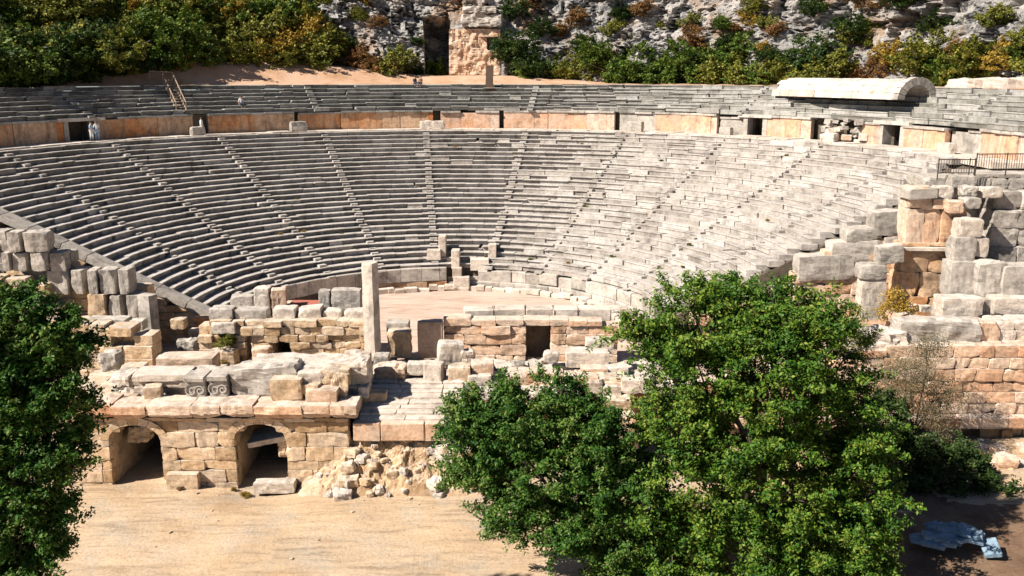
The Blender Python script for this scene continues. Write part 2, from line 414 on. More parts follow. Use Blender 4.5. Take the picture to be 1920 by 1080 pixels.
# gallery wall: panels between breaks, read from left to right (survey columns)
gw = empty('gallery_wall', (OX, OY, ZL)); tag(gw, 'low stained orange retaining wall curving between the two banks of seats', 'retaining wall')
panels = [(-60, 124, 'wallo', 0, 1.), (182, 362, 'wallo', 0, 1.), (390, 552, 'wallo', 0, 1.), (560, 640, 'wallo', .4, .95), (640, 812, 'wallo', .2, 1.),
          (826, 936, 'wallp', 0, .96), (944, 1026, 'wallp', .35, .98), (1028, 1152, 'wallp', 0, 1.), (1160, 1226, 'grey', .35, 1.), (1228, 1344, 'wallp', 0, 1.), (1346, 1398, 'grey', .5, .85),
          (1434, 1520, 'wallp', 0, 1.), (1616, 1652, 'wallp', 0, .92), (1692, 1772, 'wallp', 0, .9), (1776, 1832, 'grey', .4, .9), (1838, 2060, 'wallp', 0, 1.)]
for (x0, x1, mt, rec, hh) in panels:
    a0, a1 = ang(x0, RW, ZW-1), ang(x1, RW, ZW-1); a0 = max(a0, -1.62); a1 = min(a1, 1.6)
    mb = MB(); z1 = ZL+(ZW-ZL)*hh-.24
    a = a0
    while a < a1-.001:
        b = min(a+random.uniform(1.8, 3.6)/RW, a1)
        seg_prism(mb, a+.0002, b-.0002, [(RW+rec, ZL-.2), (RW+rec, z1), (RW+rec+.5, z1), (RW+rec+.5, ZL-.2)], random.gauss(0, .03), 0, .004); a = b
    child(mb, 'wall_panel', M[mt], gw)
    mb = MB(); a = a0
    while a < a1-.001:          # coping
        b = min(a+random.uniform(1.2, 2.4)/RW, a1)
        if random.random() < .93:
            seg_prism(mb, a+.0004, b-.0004, [(RW+rec-.16, z1+.02), (RW+rec-.18, z1+.22), (RW+rec+1.1, z1+.24), (RW+rec+1.1, z1+.01)], random.gauss(0, .04), random.gauss(0, .015), .02)
        a = b
    child(mb, 'coping', M['grey'] if mt != 'wallo' else M['seat_up'], gw)
# solid ground behind the wall and piers beside the openings
mb = MB()
seg = np.linspace(-1.62, 1.6, 120)
holes = [(124, 182), (1398, 1434), (1652, 1692)]
ha = [(ang(p, RW, ZW-1), ang(q, RW, ZW-1)) for p, q in holes]
for a, b in zip(seg[:-1], seg[1:]):
    if any(p < (a+b)/2 < q for p, q in ha): continue
    seg_prism(mb, a, b, [(RW+1.05, ZL-.5), (RW+1.05, ZW-.05), (RW+1.7, ZW-.05), (RW+1.7, ZL-.5)])
child(mb, 'earth_backing', M['core'], gw)
for p, q in holes:      # passages
    a0, a1 = ang(p, RW, ZW-1), ang(q, RW, ZW-1)
    mb = MB()
    for a in (a0, a1):
        seg_prism(mb, a-.006, a+.006, [(RW-.05, ZL-.1), (RW-.05, ZW-.28), (RW+2.2, ZW-.28), (RW+2.2, ZL-.1)])
    seg_prism(mb, a0-.02, a1+.02, [(RW-.2, ZW-.27), (RW-.2, ZW+.03), (RW+2.2, ZW+.03), (RW+2.2, ZW-.27)])
    seg_prism(mb, a0-.01, a1+.01, [(RW+5.0, ZL-.1), (RW+5.0, ZW-.3), (RW+5.3, ZW-.3), (RW+5.3, ZL-.1)]); seg_prism(mb, a0-.01, a1+.01, [(RW+2.2, ZW-.27), (RW+2.2, ZW-.1), (RW+5.2, ZW-.1), (RW+5.2, ZW-.27)])
    seg_prism(mb, a0-.012, a0, [(RW+2.2, ZL-.1), (RW+2.2, ZW-.2), (RW+5.2, ZW-.2), (RW+5.2, ZL-.1)]); seg_prism(mb, a1, a1+.012, [(RW+2.2, ZL-.1), (RW+2.2, ZW-.2), (RW+5.2, ZW-.2), (RW+5.2, ZL-.1)])
    child(mb, 'doorway', M['grey'], gw)

# ------------------------------------------------------------------ podium round the orchestra
pod = empty('orchestra_podium', (OX, OY, 0)); tag(pod, 'curved podium wall of upright slabs ringing the pink orchestra floor', 'podium wall')
def ring_blocks(mb, r, dr, z0, z1, a0, a1, w0, w1, miss=0., jr=.02, jz=.02, skip=()):
    a = a0
    while a < a1:
        b = min(a+random.uniform(w0, w1)/r, a1)
        if random.random() > miss and not any(p < (a+b)/2 < q for p, q in skip):
            g = .015/r; t = random.gauss(0, jz)
            prof = [(r+.04, z0), (r, z0+.05), (r, z1-.05), (r+.05, z1), (r+dr-.02, z1), (r+dr, z0)]
            seg_prism(mb, a+g, b-g, prof, random.gauss(0, jr), t, jr*.5)
        a = b
TRIB = (-.06, .115)
mb = MB(); ring_blocks(mb, R0-.35, .6, .75, Z0+.12, -math.pi/2+.02, TRIB[0], 1.2, 2.0, 0, .02, .01); child(mb, 'slab_course', M['grey'], pod)
mb = MB(); ring_blocks(mb, R0-.28, .5, -.1, .74, -.45, TRIB[0], 1.2, 2.0, 0, .03, .0); child(mb, 'lower_course', M['orange'], pod)
mb = MB(); ring_blocks(mb, R0-.35, .6, .75, Z0-.1, TRIB[1], 1.35, 1.2, 2.0, .0, .08, .07); child(mb, 'slab_course', M['grey'], pod)
mb = MB(); ring_blocks(mb, R0-.28, .5, -.1, .74, -1.5, -.45, 1.2, 2.0, 0, .03, .0); child(mb, 'lower_course', M['core'], pod)
mb = MB(); ring_blocks(mb, R0-.5, .6, -.1, .74, TRIB[1], 1.4, 1.2, 2.0, 0, .03, .0); child(mb, 'lower_course', M['grey'], pod)
mb = MB(); ring_blocks(mb, R0-1.25, .55, -.05, .42, -.52, 1.15, .55, 1.3, .0, .09, .09); child(mb, 'kerb_course', M['pale'], pod)
# tribunal on the axis: standing slabs and steps
tb = empty('seat_of_honour', pol(R0, .03, 0)); tag(tb, 'small ruined box of upright slabs and steps in the lowest seat rows, centre', 'honour box')
mb = MB()
for (x0, y0, x1, y1, dY, dp) in [(822, 444, 836, 482, 1.0, 1.6), (846, 470, 862, 505, -.3, 1.2), (916, 460, 931, 497, .8, 1.4), (882, 486, 917, 508, -.1, .8), (800, 469, 826, 488, .3, .8), (848, 503, 866, 522, -.9, .8), (850, 520, 880, 541, -1.3, .7)]:
    Yp = OY+R0+dY; a_ = P(x0, y0, Yp); b_ = P(x1, y1, Yp)
    c = ((a_.x+b_.x)/2, Yp+dp/2, (a_.z+b_.z)/2)
    mb.box(c, (abs(b_.x-a_.x)/2, dp/2, abs(a_.z-b_.z)/2), j=.02, bev=.05)
child(mb, 'slab', M['pale'], tb)
mb = MB()
for k in range(5):
    c = (OX+.55, OY+R0+.1+k*.35, .35+k*.42/1.); mb.box(c, (1.5, .3, .25), j=.015)
child(mb, 'steps', M['pale'], tb)

# ------------------------------------------------------------------ hillside and cliff
def terr(a, r):
    """height of the slope above the top row"""
    x = math.sin(a)
    lift = 2.6*sstep(-.05, -.45, a)*sstep(-1.25, -.6, a) + 1.0*sstep(.45, 0, a)*sstep(-.5, 0, a)
    z = ZT+.02 + lift*sstep(RT+.5, RT+7, r)
    return z + .12*fbm(x*30, r*.4, 4)*sstep(RT, RT+2, r)
RC = RT+8.5
grid_mesh('hill_terrace', lambda a, r: (*pol(r, a, 0)[:2], terr(a, r)), np.linspace(-1.9, 1.9, 300), np.concatenate([np.linspace(RT+.1, RT+12, 36)]), M['terrace'], kind='structure')
CLEFT = (798, 842); aC = (ang(CLEFT[0], RC, 20), ang(CLEFT[1], RC, 20))
aT = (ang(842, RC, 20), ang(930, RC, 20))
def cliff(a, t):
    st = sstep(-.42, -.26, a)                 # 0 left scrub slope, 1 rock face
    base = terr(a, RC)-.6
    p = Vector((math.sin(a)*9+3, math.cos(a)*9, t*.22))
    big = noise.fractal(p, .9, 2., 3)
    rid = noise.ridged_multi_fractal(p*1.1+Vector((0, 0, 5)), .9, 2.1, 6, 1., 2.)
    cel = noise.fractal(p*4.5, .7, 2.2, 4)
    r_rock = RC + .6 + t*.42 - 1.7*big + .5*(1.3-rid) - .35*cel
    ledge = 1.7*math.floor(t/3.6+big*1.1) * .5
    r_rock += ledge
    r_scr = RC - 2. + t*1.55 - 1.6*big - .6*cel
    r = r_rock*st + r_scr*(1-st)
    pv = Vector((r_rock*math.sin(a)/4.6+.35*cel, r_rock*math.cos(a)/4.6, (t+base)/12.)); dd, pp = noise.voronoi(pv)
    r_rock += (noise.cell(pp[0]*7.3)-.5)*1.7 + 1.0*max(0, .09-(dd[1]-dd[0]))/.09
    dd, pp = noise.voronoi(pv*2.9); r_rock += (noise.cell(pp[0]*5.1)-.5)*.55 + .3*max(0, .10-(dd[1]-dd[0]))/.10
    r = r_rock*st + r_scr*(1-st)
    dc = sstep(aC[0]-.003, aC[0]+.002, a)*sstep(aC[1]+.003, aC[1]-.002, a)*sstep(8.2, 6.2, t)
    r += 6*dc
    dt = sstep(aT[0]-.004, aT[0]+.004, a)*sstep(aT[1]+.02, aT[1], a)*sstep(9.5, 7.5, t)
    r = r*(1-dt)+dt*(RC+3.4+.3*cel+t*.03)
    r = max(r, RC-2.4)
    return (*pol(r, a, 0)[:2], base+t)
grid_mesh('rock_cliff', cliff, np.linspace(-1.9, 1.9, 760), np.concatenate([np.linspace(0, 14, 84), np.linspace(14.5, 45, 50)]), M['cliff'], smooth=False, kind='structure')
# scrub soil on the left slope
# ------------------------------------------------------------------ rock-cut tomb
def pbox(mb, x0, y0, x1, y1, Y, dp, **kw):
    a_ = P(x0, y0, Y); b_ = P(x1, y1, Y)
    mb.box(((a_.x+b_.x)/2, Y+dp/2, (a_.z+b_.z)/2), (abs(b_.x-a_.x)/2, dp/2, abs(a_.z-b_.z)/2), **kw)
TY = OY+RC+2.0
tomb = empty('rock_tomb', P(890, 136, TY)); tag(tomb, 'rock-cut tomb front of peach stone with a square dark window, in the cliff', 'rock tomb')
def rough_panel(x0, y0, x1, y1, Y, dp, amp=.35, n=26, hole=None, sd=0.):
    """a hewn rock front with real thickness"""
    mb = MB(); V = []; F = []
    for i in range(n+1):
        for j in range(n+1):
            p = P(x0+(x1-x0)*i/n, y0+(y1-y0)*j/n, Y)
            d = amp*fbm(p.x*.9+sd, p.z*.9, 7, 6, .6)
            inh = hole and hole[0] <= x0+(x1-x0)*(i)/n <= hole[2] and hole[1] <= y0+(y1-y0)*(j)/n <= hole[3]
            V.append((p.x, Y+(dp*.9 if inh else -d), p.z))
    F = [(i*(n+1)+j, i*(n+1)+j+1, (i+1)*(n+1)+j+1, (i+1)*(n+1)+j) for i in range(n) for j in range(n)]
    k = len(V)
    bd = [i*(n+1) for i in range(n+1)]+[n*(n+1)+j for j in range(1, n+1)]+[i*(n+1)+n for i in range(n-1, -1, -1)]+[j for j in range(n-1, 0, -1)]
    V += [(V[b][0], Y+dp, V[b][2]) for b in bd]; m_ = len(bd)
    F += [(bd[i], bd[(i+1) % m_], k+(i+1) % m_, k+i) for i in range(m_)]
    mb.add(V, F); return mb
child(rough_panel(842, 54, 938, 140, TY, 2.4, .28, 34, (914, 70, 935, 92)), 'rock_front', M['peach'], tomb)
mb = MB(); a_ = P(866, 26, TY); b_ = P(940, 50, TY); mb.add(*rock(((a_.x+b_.x)/2, TY+1.2, (a_.z+b_.z)/2), ((b_.x-a_.x)/2, 1.7, (a_.z-b_.z)/2), n=14, amp=.22, square=.94)); child(mb, 'upper_block', M['grey'], tomb)
mb = MB(); a_ = P(868, 12, TY); b_ = P(930, 25, TY); mb.add(*rock(((a_.x+b_.x)/2, TY+1.2, (a_.z+b_.z)/2), ((b_.x-a_.x)/2, 1.9, (a_.z-b_.z)/2), n=12, amp=.25, square=.93)); child(mb, 'lintel', M['grey'], tomb)
mb = MB(); pbox(mb, 900, 66, 940, 69, TY-.45, 1., j=.03); pbox(mb, 935, 70, 941, 100, TY-.4, 1., j=.03); child(mb, 'window_frame', M['peach'], tomb)

# ------------------------------------------------------------------ masonry
def interval_cut(iv, cuts):
    out = [iv]
    for c0, c1 in cuts:
        nx = []
        for a, b in out:
            if c1 <= a or c0 >= b: nx.append((a, b)); continue
            if c0-a > .12: nx.append((a, c0))
            if b-c1 > .12: nx.append((c1, b))
        out = nx
    return out
def masonry(mb, x0, x1, y0, zb, top, ch=(.5, .7), bw=(.7, 1.6), thick=.9, jd=.05, j=.02, bev=.04, openings=(), miss=.02, rough=.07):
    """coursed blocks in the plane Y=y0 (front face), from x0 to x1, up to top(x); openings: (xa, xb, zb, zt, arch)"""
    z = zb; zmax = max(top(x0+(x1-x0)*k/40) for k in range(41)); first = True
    while z < zmax-.1:
        h = random.uniform(*ch)
        if z+h > zmax-.05: h = max(.2, zmax-z)
        zm = z+h/2; cuts = []
        for (xa, xb, ob, ot, arch) in openings:
            if ob < zm < ot:
                if arch:
                    rad = (xb-xa)/2; sp = ot-rad*arch; cx = (xa+xb)/2
                    hw = rad if zm < sp else rad*math.sqrt(max(0, 1-((zm-sp)/(rad*arch))**2))
                    cuts.append((cx-hw, cx+hw))
                else: cuts.append((xa, xb))
        for (a, b) in interval_cut((x0, x1), cuts):
            x = a
            while x < b-.05:
                wd = random.uniform(*bw)
                if b-x-wd < bw[0]*.6: wd = b-x
                xm = x+wd/2; t = top(xm)
                if z+h*.45 < t and (random.random() > miss or z+h < t-h*1.5 and random.random() > miss):
                    d = random.gauss(0, jd)
                    hh = min(h, max(.25, t-z)) if z+h > t else h
                    mb.add(*rock((xm, y0+thick/2+d, z+hh/2), (wd/2-.004, thick/2, hh/2-.002), n=6, amp=rough*1.3, square=.99, rz=random.gauss(0, .012), ry=random.gauss(0, .006)))
                x += wd
        z += h
def lin(pts):
    """piecewise height from survey points (x, z)"""
    xs_ = [p[0] for p in pts]; zs_ = [p[1] for p in pts]
    return lambda x: float(np.interp(x, xs_, zs_))
def stepf(pts):
    def f(x):
        v = pts[0][1]
        for a, b in pts:
            if x >= a: v = b
        return v
    return f
def topfn(pix, Y, step=False):
    pts = [(P(x, y, Y).x, P(x, y, Y).z) for x, y in pix]
    return stepf(pts) if step else lin(pts)
def X(x, y, Y): return P(x, y, Y).x
def Z(y, Y): return P(960, y, Y).z

# --- front wall with the two arched doors
FY = 45.
fw = empty('stage_front_wall', (X(400, 850, FY), FY, -2.3)); tag(fw, 'ochre ashlar front wall with two arched doorways facing the sandy yard', 'ruined wall')
xl, xr = X(60, 850, FY), X(664, 850, FY)
A1 = (X(206, 850, FY), X(303, 850, FY)); A2 = (X(441, 850, FY), X(537, 850, FY)); AT = Z(797, FY)
ops = [(A1[0], A1[1], -9, AT, .62), (A2[0], A2[1], -9, Z(795, FY), .62)]
mb = MB(); masonry(mb, xl, X(655, 850, FY), FY, -3.0, lambda x: Z(784, FY), (.48, .85), (.8, 2.3), .8, .03, .022, .045, ops, 0, rough=.06)
child(mb, 'ashlar', M['ochre'], fw)
# arch rings
for (xa, xb, ob, ot, ar) in ops:
    mb = MB(); cx = (xa+xb)/2; rad = (xb-xa)/2; sp = ot-rad*ar; n = 9
    for k in range(n):
        t0, t1 = math.pi*k/n+.01, math.pi*(k+1)/n-.01; V = []
        for yy in (FY-.03, FY+.9):
            for (tt, ee) in ((t0, 0), (t1, 0), (t1, .42), (t0, .42)):
                V.append((cx+math.cos(tt)*(rad+ee), yy, sp+math.sin(tt)*(rad*ar+ee)))
        mb.add(V, [(0, 1, 2, 3), (7, 6, 5, 4), (0, 4, 5, 1), (1, 5, 6, 2), (2, 6, 7, 3), (3, 7, 4, 0)])
    child(mb, 'arch_ring', M['ochre'], fw)
    # barrel vault behind: sides, ceiling, back
    mb = MB(); prof = [(xa, -3.)]+[(cx-math.cos(math.pi*k/10)*rad, sp+math.sin(math.pi*k/10)*rad*ar) for k in range(11)]+[(xb, -3.)]
    L = 6.5; ns = 10; V = []; 
    for s_ in range(ns+1):
        for (px, pz) in prof:
            q = .05*fbm(px*2, s_*1.3, pz*2); V.append((px+q, FY+.35+L*s_/ns, pz+q))
    k = len(prof); F = [(s_*k+i, (s_+1)*k+i, (s_+1)*k+i+1, s_*k+i+1) for s_ in range(ns) for i in range(k-1)]
    F.append(tuple(ns*k+i for i in range(k))[::-1]); mb.add(V, F)
    child(mb, 'vaulted_passage', M['ochre'], fw)
# cornice ledge
mb = MB(); x = X(128, 770, FY-.45)
while x < X(668, 770, FY-.45)-.2:
    wd = min(random.uniform(1.4, 2.6), X(668, 770, FY-.45)-x); d = random.gauss(0, .05)
    V, F_ = rock((x+wd/2, FY+.35+d, Z(769, FY)+.02+random.gauss(0, .02)), (wd/2-.004, .85, .38), n=9, amp=.09, square=.985)
    low_ = V[:, 2] < Z(769, FY)-.1
    V[low_ & (V[:, 1] < FY), 1] += .26
    mb.add(V, F_); x += wd
child(mb, 'cornice', M['peach'], fw)
# platform behind the wall
PZ = 2.1
mb = MB()
y = FY+1.1
while y < 55.8:
    dy = random.uniform(.8, 1.3); x = X(60, 740, FY)
    while x < X(662, 740, FY+2):
        wd = random.uniform(.9, 2.); mb.add(*rock((x+wd/2, y+dy/2, PZ-.3-.09*(y-FY-1)+random.gauss(0, .07)), (wd/2-.01, dy/2-.01, .3), n=4, amp=.12, square=.95, rz=random.gauss(0, .03))); x += wd
    y += dy
tag(mb.build('stage_platform', M['ochre']), kind='structure')
mb = MB(); mb.box(((X(660, 740, FY)+X(60, 740, FY))/2, 54.5, -.3), ((X(660, 740, FY)-X(60, 740, FY))/2, 2.2, 1.85), bev=.05); tag(mb.build('platform_fill', M['ochre']), kind='structure')
# platform right of the stair
mb = MB(); y = 49.2
while y < 56:
    dy = random.uniform(.8, 1.3); x = X(662, 720, 50)
    while x < 9:
        wd = random.uniform(.9, 2.); mb.add(*rock((x+wd/2, y+dy/2, 1.55-.13*(y-49.2)+random.gauss(0, .12)), (wd/2-.01, dy/2-.01, .4), n=4, amp=.16, square=.93, rz=random.gauss(0, .06))); x += wd
    y += dy
tag(mb.build('stage_floor_slabs', M['pale']), kind='structure')

# --- stair
stt = empty('stone_stair', (X(750, 800, FY), FY, .4)); tag(stt, 'flight of worn pale steps climbing to the stage beside the arched wall', 'stairs')
x0_, x1_ = X(668, 790, FY), X(862, 790, FY); zb_ = Z(790, FY+.2); zt_ = 2.05; n = 8
for k in range(n):
    mb = MB(); x = x0_
    zt = zb_+(zt_-zb_)*(k+1)/n; yy = FY+.3+k*.55
    while x < x1_-.2:
        wd = min(random.uniform(1.2, 2.6), x1_-x)
        mb.add(*rock((x+wd/2, yy+.6+random.gauss(0, .03), zt-.4+random.gauss(0, .015)), (wd/2-.006, .6, .4), n=6, amp=.05, square=.965, rz=random.gauss(0, .012))); x += wd
    child(mb, 'step', M['pale'], stt)
mb = MB(); x = x0_-.2
for wd in (1.45, 2.35, 1.5):
    mb.box((x+wd/2, FY+.55, zb_-.52), (wd/2-.02, .6, .5), j=.03, bev=.05); x += wd
child(mb, 'base_course', M['peach'], stt)

# --- rubble slope under the stair
def mound(u, v):
    x = X(505, 900, FY)+u*11.5; y = 43.7+v*2.0
    e = sstep(0, .45, u)*sstep(1.15, .9, u)
    z = -3.3 + .8*sstep(0, .35, e) + e*(2.75*v**.8)*(.45+.55*sstep(0,.35,u)) + .28*noise.fractal(Vector((x*1.1, y*1.1, 1)), .6, 2.1, 5)*sstep(0, .2, v)*e*1.5 + .12*v
    y -= .16*noise.fractal(Vector((x*1.4, z*1.4, 6)), .6, 2.1, 5)*v
    return (x, y, z)
mo = grid_mesh('rubble_slope', mound, np.linspace(0, 1, 120), np.linspace(0, 1, 50), M['ochre'], smooth=False, label='sloping mass of broken pale conglomerate below the stair', cat='rubble')
grp = 'loose stones at the foot of the stair'
for k in range(80):
    u = random.uniform(.2, .98); v = random.uniform(.03, .95); p = mound(u, v); s = .10+.36*random.random()**2.2
    mb = MB(); mb.add(*rock((0, 0, 0), (s*random.uniform(.9, 1.5), s, s*.75), n=5, amp=.22, rz=random.uniform(0, 3), rx=random.gauss(0, .2)))
    o = mb.build('rubble_stone', M[random.choice(['pale', 'grey', 'ochre', 'ochre'])]); o.location = (p[0], p[1], p[2]+s*.02)
    tag(o, 'rough pale stone lying on the rubble slope under the stair', 'stone', grp)

# ------------------------------------------------------------------ loose blocks helper
def blk(x0, y0, x1, y1, Y, dp, mat, label, cat='stone block', rz=0., ry=0., rx=0., amp=.07, n=9, sq=.98, name='stone_block', group=None):
    a_ = P(x0, y0, Y); b_ = P(x1, y1, Y)
    c = Vector(((a_.x+b_.x)/2, Y+dp/2, (a_.z+b_.z)/2)); h = (abs(b_.x-a_.x)/2, dp/2, abs(a_.z-b_.z)/2)
    mb = MB(); mb.add(*rock((0, 0, 0), h, n=n, amp=amp, square=sq, rz=rz, ry=ry, rx=rx))
    o = mb.build(name, M[mat]); o.location = c
    tag(o, label, cat, group); return o
PY = FY+1.2
# frieze line on the platform
mb_ = None
def frieze():
    t = empty('carved_frieze', (X(385, 755, FY+.9), FY+1.2, PZ)); tag(t, 'grey carved cornice stones with scrolls, broken, on top of the arched wall', 'carved frieze')
    for (x0, y0, x1, y1) in ((345, 706, 388, 754), (389, 704, 430, 752)):
        mb = MB(); a_ = P(x0, y0, FY+.9); b_ = P(x1, y1, FY+.9)
        cx, cz = (a_.x+b_.x)/2, (a_.z+b_.z)/2; hx, hz = abs(b_.x-a_.x)/2, abs(a_.z-b_.z)/2
        mb.box((cx, FY+1.5, cz), (hx-.03, .6, hz), j=.03, bev=.06)
        mb.box((cx, FY+1.35, cz+hz*.8), (hx, .62, hz*.18), j=.02, bev=.04)
        o = child(mb, 'cornice_stone', M['grey'], t)
        mb = MB()
        for s_ in (-1, 1):      # scroll relief
            k = 18; V = []
            for i in range(k+1):
                tt = i/k*2.7*math.pi+s_*.6; rr = .06+(.22 if s_ > 0 else .30)*i/k
                c0 = np.array([cx+s_*hx*.42+math.cos(tt)*rr*s_, FY+.86, cz-.05+math.sin(tt)*rr])
                for q in range(4):
                    qa = q*math.pi/2+.78; dn = np.array([math.cos(tt)*s_, 0, math.sin(tt)])
                    V.append(c0+dn*.035*math.cos(qa)+np.array([0, 1, 0])*.035*math.sin(qa))
            F = [(i*4+q, i*4+(q+1) % 4, (i+1)*4+(q+1) % 4, (i+1)*4+q) for i in range(k) for q in range(4)]
            mb.add(V, F)
        child(mb, 'scroll_relief', M['grey'], t)
frieze()
uc = MB(); masonry(uc, X(206, 740, FY+1.6), X(690, 740, FY+1.6), FY+1.7, PZ-.1, topfn([(200, 706), (340, 706), (350, 700), (430, 696), (560, 690), (690, 676)], FY+1.7), (.6, .75), (.9, 2.2), 1.7, .12, .05, .07, [], 0, rough=.12)
o = uc.build('upper_wall_course', M['pale'], loc=(X(450, 740, FY+1.6), FY+1.7, PZ)); tag(o, 'worn pale wall course behind the carved frieze on top of the arched wall', 'ruined wall')
blk(462, 822, 536, 832, FY+.8, 1.6, 'pale', 'pale slab fallen slantwise across the right-hand arched doorway', ry=-.2, rx=.1)
blk(236, 800, 282, 830, FY+1.4, 1., 'ochre', 'broken lump hanging under the left-hand arch', amp=.2, sq=.75)
blk(238, 858, 262, 876, FY+3.2, .8, 'ochre', 'rounded stone on the floor of the left-hand arched passage', sq=.6)
blk(520, 828, 538, 858, FY+.9, .8, 'ochre', 'rough lump bulging from the right side of the right-hand arch', amp=.2, sq=.7)
blk(474, 906, 552, 926, FY-.7, .7, 'pale', 'low pale sill stone in front of the right-hand arched doorway', amp=.1)
blk(310, 890, 372, 922, FY-.45, .5, 'ochre', 'long low block at the foot of the wall between the two arches', amp=.06)
B = [
 # x0,y0,x1,y1,Y,depth,mat,label,kwargs
 (205, 705, 258, 757, FY+2.3, .9, 'ochre', 'low ochre block at the far left end above the cornice of the arched wall', {}),
 (246, 703, 350, 716, FY+1.4, 1.6, 'pale', 'long pale slab lying flat left of the carved cornice stones', dict(n=8)),
 (252, 716, 340, 746, FY+2.2, 1., 'peach', 'pinkish block set back in shade under the long pale slab', {}),
 (266, 727, 300, 757, FY+.7, .8, 'ochre', 'squat ochre block on the cornice just left of the carved stones', dict(rz=.2)),
 (430, 690, 560, 742, FY+1.1, 1.6, 'grey', 'large cracked blue-grey stone right of the carved scrolls', dict(amp=.16, n=10, sq=.85, ry=-.1)),
 (505, 712, 566, 752, FY+.4, 1., 'ochre', 'ochre block on the cornice below the cracked grey stone', {}),
 (556, 700, 604, 722, FY+.9, 1., 'pale', 'pale flat block right of the cracked grey stone', dict(rz=.1)),
 (566, 722, 600, 745, FY+.5, .9, 'ochre', 'small tan block under the pale flat block on the cornice', dict(rz=-.15)),
 (600, 694, 655, 722, FY+1.0, 1.1, 'ochre', 'tan block with a broken corner near the top of the stair', dict(amp=.14)),
 (620, 700, 652, 752, FY+.8, .8, 'ochre', 'upright chipped tan stone at the left edge of the stair', dict(amp=.16, sq=.85, ry=.15)),
 (572, 732, 632, 756, FY+.1, .9, 'peach', 'pink slab lying on the cornice edge left of the stair', dict(ry=.04)),
 (640, 668, 690, 704, FY+3., 1.2, 'peach', 'heavy pink block tilted just in front of the tall pillar', dict(ry=.1, amp=.1)),
 (470, 678, 650, 696, FY+3.4, 1.6, 'pale', 'long worn pale slab course behind the cracked grey stone', dict(n=10, amp=.2)),
 (290, 672, 400, 700, FY+4.6, 1.5, 'peach', 'low orange bench of stone on the stage floor behind the long slab', dict(n=9)),
 (795, 684, 831, 730, FY+4.4, .9, 'pale', 'upright pale block standing at the right side of the stair head', dict(rz=-.2)),
 (762, 684, 800, 704, FY+4.8, .9, 'pale', 'pale block bridging a dark gap left of the upright block at the stair head', {}),
 (700, 668, 728, 684, FY+6., .9, 'grey', 'small grey block at the foot of the tall pillar', {}),
 (820, 646, 866, 688, FY+5.6, 1.1, 'pale', 'tilted cube of pale stone above the upright block at the stair head', dict(ry=.12, rz=.2)),
 (700, 690, 760, 716, FY+4.6, 1.1, 'peach', 'broken pink lump in shadow between pillar and stair head', dict(amp=.22, sq=.8)),
 (866, 660, 888, 684, FY+5.6, .8, 'pale', 'small white stone between the tilted cube and the doorway wall', dict(amp=.2, sq=.8)),
 (840, 690, 882, 732, FY+4.4, 1.1, 'ochre', 'tan block right of the upright block, above the stair', dict(amp=.1)),
 (884, 682, 925, 706, FY+4.8, 1., 'peach', 'pink block in the row below the doorway wall, left of the young tree', {}),
 (876, 706, 920, 732, FY+4.2, 1., 'pale', 'pale block under the pink block at the left of the young tree top', dict(rz=.1)),
 (898, 734, 924, 750, FY+3.2, .9, 'pale', 'small pale block low beside the young tree top', {}),
 (1062, 662, 1142, 690, FY+6.5, 1.3, 'pale', 'long pink-white block lying right of the tall doorway', {}),
 (1100, 640, 1150, 664, FY+7.4, 1.2, 'pale', 'bright white block on top of the long block right of the doorway', {}),
 (1020, 662, 1048, 682, FY+6.8, .8, 'pale', 'rounded pale stone on the sill of the tall doorway', dict(sq=.6)),
 (1090, 692, 1140, 708, FY+5.6, 1., 'peach', 'flat pink block stepping down right of the doorway wall, left one', {}),
 (1136, 690, 1178, 706, FY+5.8, 1., 'pale', 'flat pale block stepping down right of the doorway wall, right one', {}),
 (1084, 710, 1172, 752, FY+4.6, 1.2, 'ochre', 'big tan block behind the gap between the two green trees', dict(amp=.12)),
 (1120, 752, 1184, 784, FY+3.2, 1.4, 'ochre', 'tan stone low in the gap between the two green trees', dict(amp=.15)),
 (1130, 782, 1190, 812, FY+2.2, 1.4, 'peach', 'lowest pink stone in the gap between the two green trees', dict(amp=.15)),
]
for b_ in B:
    x0, y0, x1, y1, Y_, dp, mt, lab, kw = b_
    blk(x0, y0, x1, y1, Y_, dp, mt, lab, **kw)

# --- stage back wall (left part) with low dark doorway
SY = 54.6
sw = empty('stage_back_wall', (X(540, 680, SY), SY, 1.)); tag(sw, 'rough ochre stage wall with a low dark doorway, left of the tall pillar', 'ruined wall')
tl = topfn([(372, 612), (395, 600), (460, 604), (505, 602), (600, 600), (682, 602), (692, 606)], SY)
mb = MB(); masonry(mb, X(374, 660, SY), X(690, 660, SY), SY, .2, tl, (.42, .6), (.6, 1.5), 1.3, .10, .05, .07, [(X(510, 660, SY), X(545, 660, SY), -1, Z(640, SY), 0), (X(462, 660, SY), X(472, 660, SY), -1, Z(626, SY), 0)], .04)
child(mb, 'masonry', M['ochre'], sw)
mb = MB(); mb.box((X(528, 650, SY), SY+3.3, 1.6), (1.2, .2, 2.4)); mb.box((X(505, 650, SY)+.05, SY+2.2, 1.6), (.12, 1.1, 1.6)); mb.box((X(550, 650, SY)-.0, SY+2.2, 1.6), (.12, 1.1, 1.6)); mb.box((X(528, 650, SY), SY+2.3, Z(636, SY)+.12), (.9, 1.0, .14))
child(mb, 'doorway_lining', M['ochre'], sw)
